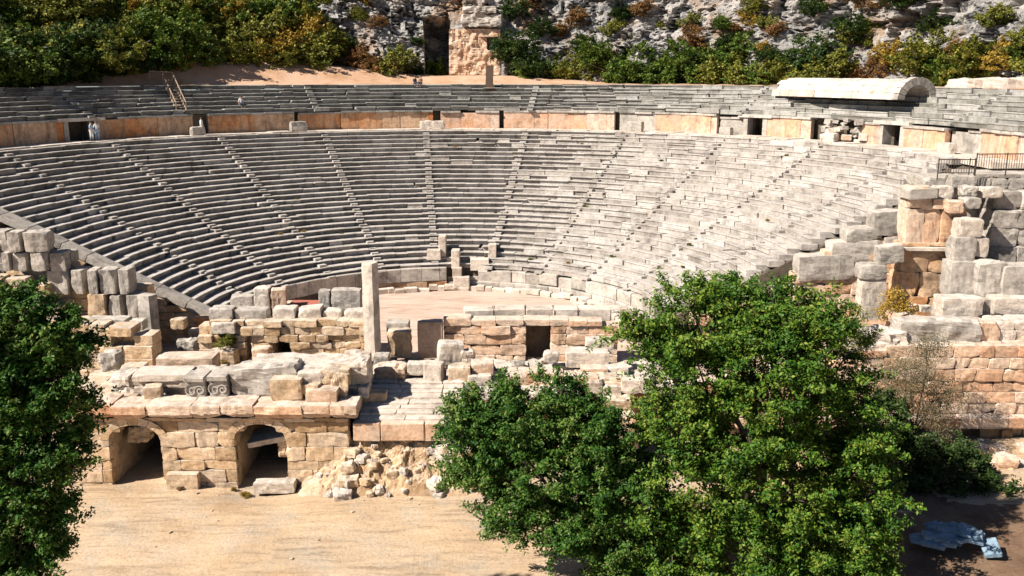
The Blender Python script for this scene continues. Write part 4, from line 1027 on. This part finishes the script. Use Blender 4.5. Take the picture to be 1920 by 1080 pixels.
# ------------------------------------------------------------------ people
def person(loc, rz, top, bot, label, sit=False, seed=0):
    root = empty('person', loc, rz); tag(root, label, 'person')
    if sit: J = dict(pel=(0, 0, .12), hipL=(.1, 0, .12), hipR=(-.1, 0, .12), kneL=(.14, -.42, .22), kneR=(-.12, -.42, .2), ankL=(.15, -.5, -.24), ankR=(-.13, -.5, -.24), toeL=(.16, -.66, -.27), toeR=(-.14, -.66, -.27)); dz = -.82
    else: J = dict(pel=(0, 0, .94), hipL=(.1, 0, .9), hipR=(-.1, 0, .9), kneL=(.12, -.04, .5), kneR=(-.11, .03, .5), ankL=(.13, .02, .09), ankR=(-.12, .1, .09), toeL=(.15, -.16, .03), toeR=(-.14, -.06, .03)); dz = 0
    J.update(che=(0, 0, 1.28+dz), nec=(0, 0, 1.47+dz), hed=(0, -.01, 1.56+dz), crn=(0, -.01, 1.68+dz), shL=(.18, 0, 1.41+dz), shR=(-.18, 0, 1.41+dz), elL=(.25, -.03, 1.12+dz), elR=(-.27, -.02, 1.13+dz), wrL=(.22, -.2, .92+dz), wrR=(-.24, -.12, .88+dz), hdL=(.2, -.27, .87+dz), hdR=(-.23, -.16, .79+dz))
    rad = dict(pel=.13, hipL=.09, hipR=.09, kneL=.06, kneR=.06, ankL=.04, ankR=.04, toeL=.035, toeR=.035, che=.14, nec=.06, hed=.085, crn=.07, shL=.06, shR=.06, elL=.042, elR=.042, wrL=.028, wrR=.028, hdL=.03, hdR=.03)
    E_ = [('pel', 'che'), ('che', 'nec'), ('nec', 'hed'), ('hed', 'crn'), ('nec', 'shL'), ('nec', 'shR'), ('shL', 'elL'), ('elL', 'wrL'), ('wrL', 'hdL'), ('shR', 'elR'), ('elR', 'wrR'), ('wrR', 'hdR'), ('pel', 'hipL'), ('hipL', 'kneL'), ('kneL', 'ankL'), ('ankL', 'toeL'), ('pel', 'hipR'), ('hipR', 'kneR'), ('kneR', 'ankR'), ('ankR', 'toeR')]
    def skin(name, keys, edges, k, mat):
        keys = list(keys); me = bpy.data.meshes.new(name); me.from_pydata([J[q] for q in keys], [(keys.index(a), keys.index(b)) for a, b in edges], [])
        me.materials.append(mat); o = bpy.data.objects.new(name, me); C.objects.link(o); o.parent = root
        md = o.modifiers.new('skin', 'SKIN'); me.skin_vertices or None
        o.modifiers.new('sub', 'SUBSURF').levels = 1; o.modifiers['sub'].render_levels = 1
        if not me.skin_vertices: me.attributes
        for i, q in enumerate(keys):
            sv = me.skin_vertices[0].data[i]; sv.radius = (rad[q]*k, rad[q]*k); sv.use_root = (i == 0)
        return o
    skin('body', J.keys(), E_, 1., M['skin'])
    skin('shirt', ['che', 'pel', 'nec', 'shL', 'shR', 'elL', 'elR'], [('che', 'pel'), ('che', 'nec'), ('nec', 'shL'), ('nec', 'shR'), ('shL', 'elL'), ('shR', 'elR')], 1.18, top)
    skin('trousers', ['pel', 'hipL', 'hipR', 'kneL', 'kneR', 'ankL', 'ankR'], [('pel', 'hipL'), ('pel', 'hipR'), ('hipL', 'kneL'), ('hipR', 'kneR'), ('kneL', 'ankL'), ('kneR', 'ankR')], 1.2, bot)
    mb = MB(); bm = bmesh.new(); bmesh.ops.create_uvsphere(bm, u_segments=10, v_segments=6, radius=.105)
    c = J['crn']; mb.add([(v.co.x+c[0], v.co.y+c[1]+.02, v.co.z*.8+c[2]-.01) for v in bm.verts], [[v.index for v in f.verts] for f in bm.faces]); bm.free(); mb.build('hair', M['darkwood'], root)
M['white'] = plain('white_cloth', (.75, .75, .75), .9); M['blue'] = plain('pale_blue_cloth', (.35, .48, .65), .9); M['navy'] = plain('dark_cloth', (.05, .05, .07), .9); M['brownc'] = plain('brown_cloth', (.22, .12, .07), .9)
def on(x, r, z): a = ang(x, r, z); return Vector(pol(r, a, z)), -a
p, a = on(173, RL+1.2, ZL+.1); person(p, a+.4, M['blue'], M['white'], 'person in light blue top standing by the dark gallery doorway, left of a pair')
p, a = on(183, RL+1.3, ZL+.1); person(p, a-.3, M['white'], M['blue'], 'person in white top standing just right of the dark gallery doorway')
p, a = on(379, RL+.6, ZL+.1); person(p+Vector((0, 0, .0)), a+1., M['white'], M['white'], 'person in white standing on the gallery walk at the wall break on the left')
p, a = on(452, RW+1.4, ZW+.8); person(p, a, M['white'], M['navy'], 'person in white shirt sitting among the upper seats on the left', sit=True)
p, a = on(778, RT-.6, ZT); person(p+Vector((0, 0, .05)), a+.6, M['navy'], M['navy'], 'person in dark clothes sitting on the top row, left of a pair', sit=True)
p, a = on(789, RT-.6, ZT); person(p+Vector((0, 0, .05)), a-.4, M['brownc'], M['navy'], 'person in brown top sitting on the top row, right of a dark-clad pair', sit=True)

# ------------------------------------------------------------------ foliage
def leaf_mesh(name, centers, nleaf, spread, size, mat, aspect=.5, upbias=.5, drop=0.):
    n = len(centers)*nleaf
    c = np.repeat(np.asarray(centers, float), nleaf, 0) + rng.normal(0, 1, (n, 3))*spread*np.array([1, 1, .8])
    d = rng.normal(0, 1, (n, 3)); d /= np.linalg.norm(d, axis=1)[:, None]
    nn = rng.normal(0, 1, (n, 3)); nn[:, 2] = np.abs(nn[:, 2])+upbias; nn[:, 0] -= .25; nn[:, 1] -= .25
    t = np.cross(nn, d); t /= np.linalg.norm(t, axis=1)[:, None]+1e-9
    d = np.cross(t, nn); d /= np.linalg.norm(d, axis=1)[:, None]+1e-9
    nn /= np.linalg.norm(nn, axis=1)[:, None]
    s = (size*(.6+.8*rng.random(n)))[:, None]
    V = np.stack([c-d*s*.5, c+t*s*aspect*.5+nn*s*.08, c+d*s*.5, c-t*s*aspect*.5+nn*s*.08], 1).reshape(-1, 3)
    me = bpy.data.meshes.new(name); me.vertices.add(4*n); me.vertices.foreach_set('co', V.ravel())
    me.loops.add(4*n); me.loops.foreach_set('vertex_index', np.arange(4*n)); me.polygons.add(n)
    me.polygons.foreach_set('loop_start', np.arange(n)*4); me.polygons.foreach_set('loop_total', np.full(n, 4)); me.update(calc_edges=True); me.materials.append(mat)
    return me
def blob_points(blobs, dens, shell=.55):
    out = []
    for (c, r) in blobs:
        r = np.array(r); m_ = int(dens*(r[0]*r[1]+r[1]*r[2]+r[0]*r[2])/3*4.19)
        d = rng.normal(0, 1, (m_, 3)); d /= np.linalg.norm(d, axis=1)[:, None]
        lump = np.array([1+.22*noise.noise(Vector(q)*2.3+Vector(c)) for q in d])
        rr = (shell+(1-shell)*rng.random(m_)**.7)*lump
        out.append(np.array(c)+d*r*rr[:, None])
    return np.concatenate(out)
def clump_points(blobs, dens, shell=.6, cr=.5):
    """crown built from leafy clumps and outward shoots on each lobe"""
    out = []
    for (c, r) in blobs:
        c = np.array(c); r = np.array(r); m_ = max(8, int(dens*(r[0]*r[1]+r[1]*r[2]+r[0]*r[2])/3*4.19))
        d = rng.normal(0, 1, (m_, 3)); d /= np.linalg.norm(d, axis=1)[:, None]
        for q in d:
            k = shell+(1-shell)*rng.random()**.6+.10*rng.normal()
            p = c+q*r*k; n_ = rng.integers(7, 15); sz = cr*rng.uniform(.6, 1.25)
            out.append(p+rng.normal(0, 1, (n_, 3))*sz*np.array([.55, .55, .26])+np.array([0, 0, .0]))
            if rng.random() < .6:      # a shoot
                dr = q+np.array([0, 0, .35])+rng.normal(0, .3, 3); dr /= np.linalg.norm(dr); L = sz*rng.uniform(1., 2.3)
                t = np.linspace(.2, 1, 6)[:, None]; out.append(p+dr*L*t+rng.normal(0, .04, (6, 3))-np.array([0, 0, .12])*t*t*L)
    return np.concatenate(out)
def limb(mb, pts, r0, r1, n=7):
    pts = [Vector(p) for p in pts]; k = len(pts); V = []
    for i, p in enumerate(pts):
        d = (pts[min(i+1, k-1)]-pts[max(i-1, 0)]).normalized(); u = d.orthogonal().normalized(); v = d.cross(u); r = r0+(r1-r0)*i/(k-1)
        for q in range(n): V.append(p+u*r*math.cos(2*math.pi*q/n)+v*r*math.sin(2*math.pi*q/n))
    mb.add(V, [(i*n+q, i*n+(q+1) % n, (i+1)*n+(q+1) % n, (i+1)*n+q) for i in range(k-1) for q in range(n)])
def tree(name, base, blobs, mat, label, dens=14, nleaf=16, spread=.22, size=.17, cat='tree', trunk=.28, shell=.55, aspect=.5, forks=1.8, clump=0):
    base = Vector(base); root = empty(name, base); tag(root, label, cat)
    pts = (clump_points if clump else blob_points)([(Vector(c)-base, r) for c, r in blobs], dens, shell, *([clump] if clump else []))
    me = leaf_mesh('crown', pts, nleaf, spread, size, mat, aspect); o = bpy.data.objects.new('crown', me); C.objects.link(o); o.parent = root
    mb = MB(); cen = sum((Vector(c) for c, r in blobs), Vector())/len(blobs)-base
    fk = Vector((cen.x*.12, cen.y*.12, forks)); limb(mb, [(0, 0, -.3), (0.05, 0, forks*.5), fk], trunk*1.25, trunk)
    o = mb.build('trunk', M['bark'], root, smooth=True)
    for (c, r) in blobs:
        c = Vector(c)-base; mid = fk.lerp(c, .5)+Vector((random.gauss(0, .2), random.gauss(0, .2), .25))
        mb = MB(); limb(mb, [fk*.97, mid, c], trunk*.5, trunk*.12)
        for k in range(7):
            d = Vector((random.gauss(0, 1), random.gauss(0, 1), random.gauss(.3, .8))).normalized()
            e = c+Vector((d.x*r[0], d.y*r[1], d.z*r[2]))*.8; limb(mb, [mid.lerp(c, random.random()), c.lerp(e, .5)+Vector((0, 0, .1)), e], trunk*.16, trunk*.04, 5)
        mb.build('limb', M['bark'], root, smooth=True)
    return root
def pb(x, y, Y, rx, ry=None, rz=None):
    """crown lobe given at survey position; radii in survey px at that distance"""
    p = P(x, y, Y); k = Y/FPX*1.05; rz = rz or rx; ry = ry or rx
    return (p, (rx*k, ry*k, rz*k))
BT = 37.
big = [pb(1400, 590, BT+.5, 78, 90, 58), pb(1500, 615, BT, 80, 90, 64), pb(1300, 610, BT, 90, 100, 72), pb(1210, 620, BT-.3, 55, 60, 42), pb(1560, 680, BT+.3, 75, 80, 80), pb(1430, 680, BT-1., 110, 100, 85), pb(1290, 700, BT-.6, 95, 90, 70),
       pb(1560, 790, BT-.6, 95, 90, 80), pb(1400, 800, BT-1.6, 110, 100, 85), pb(1270, 800, BT-.8, 80, 90, 60), pb(1590, 900, BT-1.2, 90, 90, 75), pb(1450, 930, BT-2., 120, 100, 80), pb(1310, 920, BT-1.6, 95, 90, 75), pb(1560, 1020, BT-2., 110, 90, 75), pb(1400, 1040, BT-2.4, 120, 100, 75), pb(1260, 1030, BT-2., 95, 90, 70), pb(1445, 550, BT+.8, 40, 50, 30), pb(1365, 552, BT+.8, 38, 45, 30), pb(1195, 930, BT-2., 60, 70, 60), pb(1625, 950, BT-1.5, 48, 60, 34), pb(1600, 1020, BT-2.2, 64, 80, 50), pb(1605, 860, BT-.5, 50, 70, 50)]  # last low right-hand lobes added so the crown shades the slab heap
bp_ = P(1440, 1180, BT-1); tree('green_tree', (bp_.x, BT-1, -2.35), big, M['leaf_a'], 'largest bright green leafy tree in front of the ruins, right of centre', dens=3.2, nleaf=18, spread=.11, size=.16, trunk=.34, shell=.5, clump=.62)
sm = [pb(905, 770, 36.5, 62, 60, 42), pb(960, 730, 36.8, 32, 40, 42), pb(1050, 740, 36.8, 42, 45, 50), pb(870, 805, 36.2, 55, 55, 34), pb(985, 800, 36, 85, 80, 62), pb(1100, 800, 36, 60, 70, 60), pb(900, 870, 35.8, 58, 60, 50), pb(1010, 890, 35.4, 95, 85, 70), pb(1130, 900, 35.4, 80, 80, 75), pb(960, 960, 35.2, 62, 60, 42), pb(1060, 980, 35, 80, 80, 52), pb(1150, 1010, 35, 75, 80, 65), pb(1180, 1070, 34.8, 80, 80, 50), pb(1120, 830, 35.6, 60, 60, 60), pb(1190, 900, 35.4, 60, 60, 60)]
bp_ = P(1110, 1160, 35.6); tree('green_tree', (bp_.x, 35.8, -2.35), sm, M['leaf_b'], 'smaller deep green tree hugging the left side of the largest tree', dens=4.8, nleaf=17, spread=.10, size=.15, trunk=.22, shell=.5, clump=.52)
lt = [pb(20, 600, 27, 62, 60, 62), pb(95, 650, 27, 62, 60, 60), pb(20, 740, 26.5, 90, 80, 80), pb(110, 745, 26.6, 52, 60, 60), pb(30, 880, 26, 90, 80, 80), pb(125, 860, 26.3, 40, 50, 45), pb(150, 820, 26.5, 26, 40, 20), pb(40, 1010, 25.6, 88, 80, 80), pb(95, 960, 25.8, 40, 50, 45), pb(-50, 700, 26.6, 90, 80, 120), pb(-60, 900, 26, 90, 80, 120), pb(20, 1090, 25.4, 75, 70, 50), pb(110, 640, 27.2, 60, 50, 30)]
bp_ = P(-40, 1200, 26.5); tree('green_tree', (bp_.x, 26.3, -2.35), lt, M['leaf_b'], 'dark green leafy tree cut by the left edge of the view', dens=9, nleaf=15, spread=.08, size=.135, trunk=.24, shell=.45, clump=.38)
dk = [pb(1690, 870, 45.2, 70, 50, 72), pb(1780, 900, 45.2, 80, 60, 68), pb(1862, 930, 45, 52, 50, 48), pb(1720, 950, 45, 60, 60, 34), pb(1660, 800, 46, 40, 50, 60), pb(1810, 865, 46, 38, 40, 24)]
tree('dark_shrub', (P(1770, 980, 45.4).x, 45.4, -1.8), dk, M['leaf_dark'], 'near-black dense shrub right of the largest tree, above the skylight-blue heap', dens=7, nleaf=12, spread=.10, size=.17, cat='shrub', trunk=.12, forks=.5, clump=.42)
dr = [pb(1700, 700, 47.5, 56, 60, 46), pb(1760, 740, 47.8, 52, 50, 40), pb(1670, 760, 47.2, 52, 50, 52), pb(1730, 790, 47, 60, 50, 40), pb(1745, 650, 48, 36, 40, 28)]
tree('dry_shrub', (P(1710, 850, 47.2).x, 47.2, -1.2), dr, M['leaf_dry'], 'thin grey-brown half-bare shrub beside the right terrace wall', dens=50, nleaf=10, spread=.2, size=.12, cat='shrub', trunk=.10, shell=.3, aspect=.3, forks=1.)
yb_ = [pb(1678, 566, 55.2, 26, 26, 26), pb(1690, 585, 55., 26, 26, 18), pb(1664, 586, 55, 20, 22, 18)]
tree('yellow_bush', (P(1680, 606, 55.2).x, 55.4, P(1680, 606, 55.2).z), yb_, M['leaf_gold'], 'small yellow-green bush growing on the ruins above the ragged slab', dens=26, nleaf=14, spread=.12, size=.13, cat='bush', trunk=.05, forks=.3)
gp = [pb(1600, 596, 52, 26, 30, 24), pb(1590, 640, 51.5, 32, 30, 34)]
tree('pale_bush', (P(1600, 690, 52).x, 52, P(1600, 690, 52).z), gp, M['leaf_olive'], 'olive bush just behind the right shoulder of the largest tree', dens=18, nleaf=14, spread=.15, size=.14, cat='bush', trunk=.05, forks=.3)

# hill shrubs: a few source shrubs, copied
def shrub_src(mat, seed):
    bl = [((random.gauss(0, .38), random.gauss(0, .38), .55+random.gauss(0, .14)), (random.uniform(.35, .62), random.uniform(.35, .62), random.uniform(.3, .5))) for _ in range(6)]
    pts = clump_points([(Vector(c), r) for c, r in bl], 22, .55, .15)
    pts[:, 2] = np.abs(pts[:, 2])
    me = leaf_mesh('foliage', pts, 5, .035, .085, mat, .6)
    mb = MB()
    for k in range(5): limb(mb, [(0, 0, -.15), (random.gauss(0, .15), random.gauss(0, .15), .3), (random.gauss(0, .4), random.gauss(0, .4), .75)], .035, .01, 5)
    o = mb.build('stem', M['bark']); sme = o.data; bpy.data.objects.remove(o)
    return me, sme
src = {k: [shrub_src(M['leaf_'+k], i) for i in range(3 if k in ('green', 'olive', 'dark') else 2)] for k in ('green', 'olive', 'dark', 'gold', 'rust')}
NM = dict(green='green_shrub', olive='olive_shrub', dark='dark_shrub', gold='golden_shrub', rust='rusty_shrub')
LB = dict(green='mid green', olive='olive green', dark='very dark green', gold='golden yellow autumn', rust='rusty orange autumn')
def shrub(kind, loc, s, where, sz=None):
    me, sme = random.choice(src[kind]); root = empty(NM[kind], loc, random.uniform(0, 6.28)); root.scale = (s, s, (sz or s))
    g = f'{LB[kind]} shrubs {where}'
    tag(root, f'{LB[kind]} shrub growing {where}', 'shrub', g)
    for nm, m_ in (('foliage', me), ('stem', sme)):
        o = bpy.data.objects.new(nm, m_); C.objects.link(o); o.parent = root
def on_cliff(x, t):
    a = ang(x, RC, 20); p = cliff(a, t); return p
# left wooded slope: rows from front to back
for (y, n, sc, mix, x0, x1, t) in [(0, 15, 2.7, 'ddoogdoo', -60, 300, .2), (0, 7, 2.3, 'ooogrooor', 300, 640, .4), (1, 13, 2.5, 'oogrdooo', -60, 620, 2.6), (2, 13, 2.5, 'oroogrgo', -60, 610, 5.0), (3, 12, 2.7, 'orodgoor', -60, 600, 7.6), (4, 11, 2.8, 'oodroorg', -60, 600, 10.4), (5, 10, 3.2, 'dorgoroo', -60, 590, 13.5)]:
    n = int(n*1.5)
    for k in range(n):
        x = x0+(x1-x0)*(k+.5)/n+random.gauss(0, 10); p = on_cliff(x, t+random.gauss(0, .3)); kd = {'d': 'dark', 'o': 'olive', 'g': 'green', 'r': 'gold'}[mix[random.randrange(len(mix))]]
        shrub(kd, (p[0], p[1], p[2]-.3), sc*random.uniform(1., 1.75), 'on the wooded slope above the left seats')
EXTRA = [('gold', 285, 112, 1.6), ('gold', 320, 100, 1.5), ('rust', 265, 122, 1.4), ('rust', 600, 112, 1.5), ('gold', 600, 104, 1.2)]
spec = [  # kind, column, height above cliff foot, size
 ('rust', 655, .4, 1.8), ('rust', 690, .3, 1.6), ('olive', 735, .5, 2.1), ('gold', 720, .2, 1.3), ('green', 800, .2, 1.9), ('dark', 780, .3, 1.5), ('rust', 750, 0, 1.0),
 ('dark', 970, 2.8, 2.6), ('dark', 985, .8, 2.2), ('olive', 918, .1, 1.2), ('green', 1000, .2, 2.0), ('olive', 1040, .1, 2.0), ('olive', 1085, .3, 2.3), ('green', 1120, 2.2, 1.9), ('dark', 1090, 4., 2.0), ('green', 1160, .4, 2.5), ('green', 1185, 2.4, 2.4), ('dark', 1215, .6, 2.3),
 ('green', 1260, .1, 2.5), ('green', 1290, 1.6, 2.7), ('dark', 1330, .4, 2.4), ('green', 1350, 2.2, 2.3), ('olive', 1395, .2, 2.3), ('green', 1420, .1, 1.9), ('olive', 1465, .1, 2.1), ('dark', 1500, 1., 2.2), ('dark', 1540, 1.6, 2.5), ('olive', 1575, .4, 2.4),
 ('olive', 1590, 5., 2.2), ('dark', 1560, 5.6, 2.0), ('gold', 1650, 3.0, 1.8), ('rust', 1690, 2.6, 1.3), ('olive', 1740, 2.0, 2.5), ('gold', 1780, 1.6, 2.0), ('dark', 1760, 1., 2.1), ('olive', 1830, 1.2, 2.5), ('green', 1800, .4, 1.8), ('gold', 1860, 2.4, 1.6), ('rust', 1620, 1.4, 1.5),
 ('rust', 1280, 5.4, 1.9), ('rust', 1300, 4.6, 1.5), ('gold', 1370, 7.5, 1.5), ('olive', 1130, 6.5, 1.5), ('rust', 1080, 7.5, 1.7), ('rust', 1050, 6., 1.3), ('dark', 1490, 8.5, 1.8), ('dark', 1640, 8.8, 2.2), ('rust', 1580, 9., 1.8), ('olive', 1820, 6.5, 1.6), ('dark', 1700, 6.4, 1.6), ('olive', 1900, 4.5, 1.7), ('rust', 1900, 8.5, 1.6),
 ('gold', 700, 9.2, 1.2), ('dark', 610, 5, 1.6), ('olive', 590, 3.2, 2.6), ('olive', 575, 1., 2.4), ('dark', 640, 2.2, 1.8), ('dark', 960, 8, 2.0), ('dark', 1000, 6, 1.8), ('rust', 1440, 6.2, 1.2), ('gold', 1430, 4., 1.3), ('dark', 1850, 3.4, 1.4), ('rust', 1180, 9, 1.5), ('olive', 1220, 7.2, 1.2),
 ('olive', 1960, 1, 2.4), ('dark', 1980, 3, 2.2)]
for kd, x, t, s in spec:
    p = on_cliff(x, t); where = 'at the foot of the cliff' if t < 2.5 else 'on ledges of the cliff face'
    shrub(kd, (p[0], p[1], p[2]-.25), s*(1.45 if t < 2.6 else 1.15), where)

# tall dark shrubs close behind the top row on the far left
for k in range(16):
    x = -70+k*25; a = ang(x, RT+4, ZT); rr = RT+random.uniform(2.0, 5.5)+max(0, (x-200)*.02); p = pol(rr, a, 0)
    shrub('dark' if k % 3 else 'green', (p[0], p[1], terr(a, rr)-.2), random.uniform(3.4, 4.6), 'on the wooded slope above the left seats')

for k in range(85):     # small growth scattered over the rock face
    x = random.uniform(600, 1980); t = random.uniform(2.8, 13.5)
    if 790 < x < 950: continue
    p = on_cliff(x, t); shrub(random.choice(['olive', 'dark', 'rust', 'olive', 'dark', 'olive', 'green']), (p[0], p[1], p[2]-.2), random.uniform(.6, 1.7), 'on ledges of the cliff face')

for k in range(45):     # stray stones on the yard
    x = random.uniform(-17, 4); y = 44.2-abs(random.gauss(0, 3.2)); sz = .025+.07*random.random()**2
    mb = MB(); mb.add(*rock((0, 0, 0), (sz*1.4, sz, sz*.7), n=3, amp=.2, rz=random.uniform(0, 3))); o = mb.build('pebble', M['ochre']); o.location = (x, y, ground_h(x, y)+sz*.3)
    tag(o, 'small tan stone lying loose on the sandy yard before the arches', 'stone', 'loose stones on the yard')

def loose(n, x0, x1, y0, y1, zf, s0, s1, mats, label, group):
    for k in range(n):
        x = random.uniform(x0, x1); y = random.uniform(y0, y1); sz = s0+(s1-s0)*random.random()**1.8
        mb = MB(); mb.add(*rock((0, 0, 0), (sz*random.uniform(.9, 1.6), sz, sz*random.uniform(.6, .9)), n=5, amp=.1, rz=random.uniform(0, 3), ry=random.gauss(0, .12), square=.96))
        o = mb.build('fallen_stone', M[random.choice(mats)]); o.location = (x, y, zf(x, y)+sz*.5); tag(o, label, 'stone', group)
loose(46, X(300, 700, 50), X(660, 700, 50), 48.4, 54.2, lambda x, y: PZ-.09*(y-FY-1), .12, .42, ['ochre', 'peach', 'pale', 'grey'], 'broken stone lying on the stage floor left of the stair head', 'broken stones on the stage, left')
loose(60, X(730, 700, 52), X(1190, 700, 52), 50., 55.6, lambda x, y: 1.95-.13*(y-49.2), .12, .45, ['peach', 'pale', 'pale', 'grey'], 'broken stone on the slabs between the stair head and the doorway wall', 'broken stones before the doorway wall')
loose(26, X(180, 700, 50), X(385, 660, 57), 55., 58.6, lambda x, y: .2, .15, .5, ['ochre', 'grey'], 'broken stone on the ground between the left wing and the stage wall', 'broken stones by the left wing')
loose(40, X(1640, 600, 54), X(1960, 600, 54), 53.4, 57.5, lambda x, y: Z(600, 54.5), .12, .4, ['pale', 'grey', 'peach'], 'broken stone lying among the big blocks of the right wing', 'broken stones in the right wing')

def weed(x, y, z, s_, kd, where):
    me, sme = random.choice(src[kd]); root = empty('weed', (x, y, z), random.uniform(0, 6.28)); root.scale = (s_, s_, s_*.8)
    tag(root, f'small {LB[kd]} tuft growing {where}', 'weed', f'{kd} tufts {where}')
    o = bpy.data.objects.new('foliage', me); C.objects.link(o); o.parent = root
for k in range(16):
    p = P(random.uniform(360, 690), 640, SY-.5); weed(p.x, random.uniform(47, 54), PZ-.35, random.uniform(.2, .42), random.choice(['olive', 'gold']), 'on the stage ruins')
p = P(425, 640, SY-.6); weed(p.x, SY-.5, p.z-.3, .75, 'olive', 'against the stage wall')
for k in range(26):
    x = random.uniform(-19, 3); weed(x, FY-random.uniform(.15, .8), ground_h(x, FY-.5), random.uniform(.12, .28), random.choice(['gold', 'olive', 'rust']), 'along the foot of the arched wall')
for k in range(34):
    a = random.uniform(-1.4, 1.3); i = random.randrange(NR); weed(*pol(R0+i*TR+.5, a, Z0+(i+1)*RI-.02), random.uniform(.12, .26), random.choice(['olive', 'gold', 'dark']), 'in the joints of the seat rows')
for k in range(20):
    x = random.uniform(12, 32); weed(x, RY-random.uniform(.3, 2.5), ground_h(x, 49)+.1, random.uniform(.2, .6), random.choice(['gold', 'olive', 'dark']), 'below the right terrace wall')
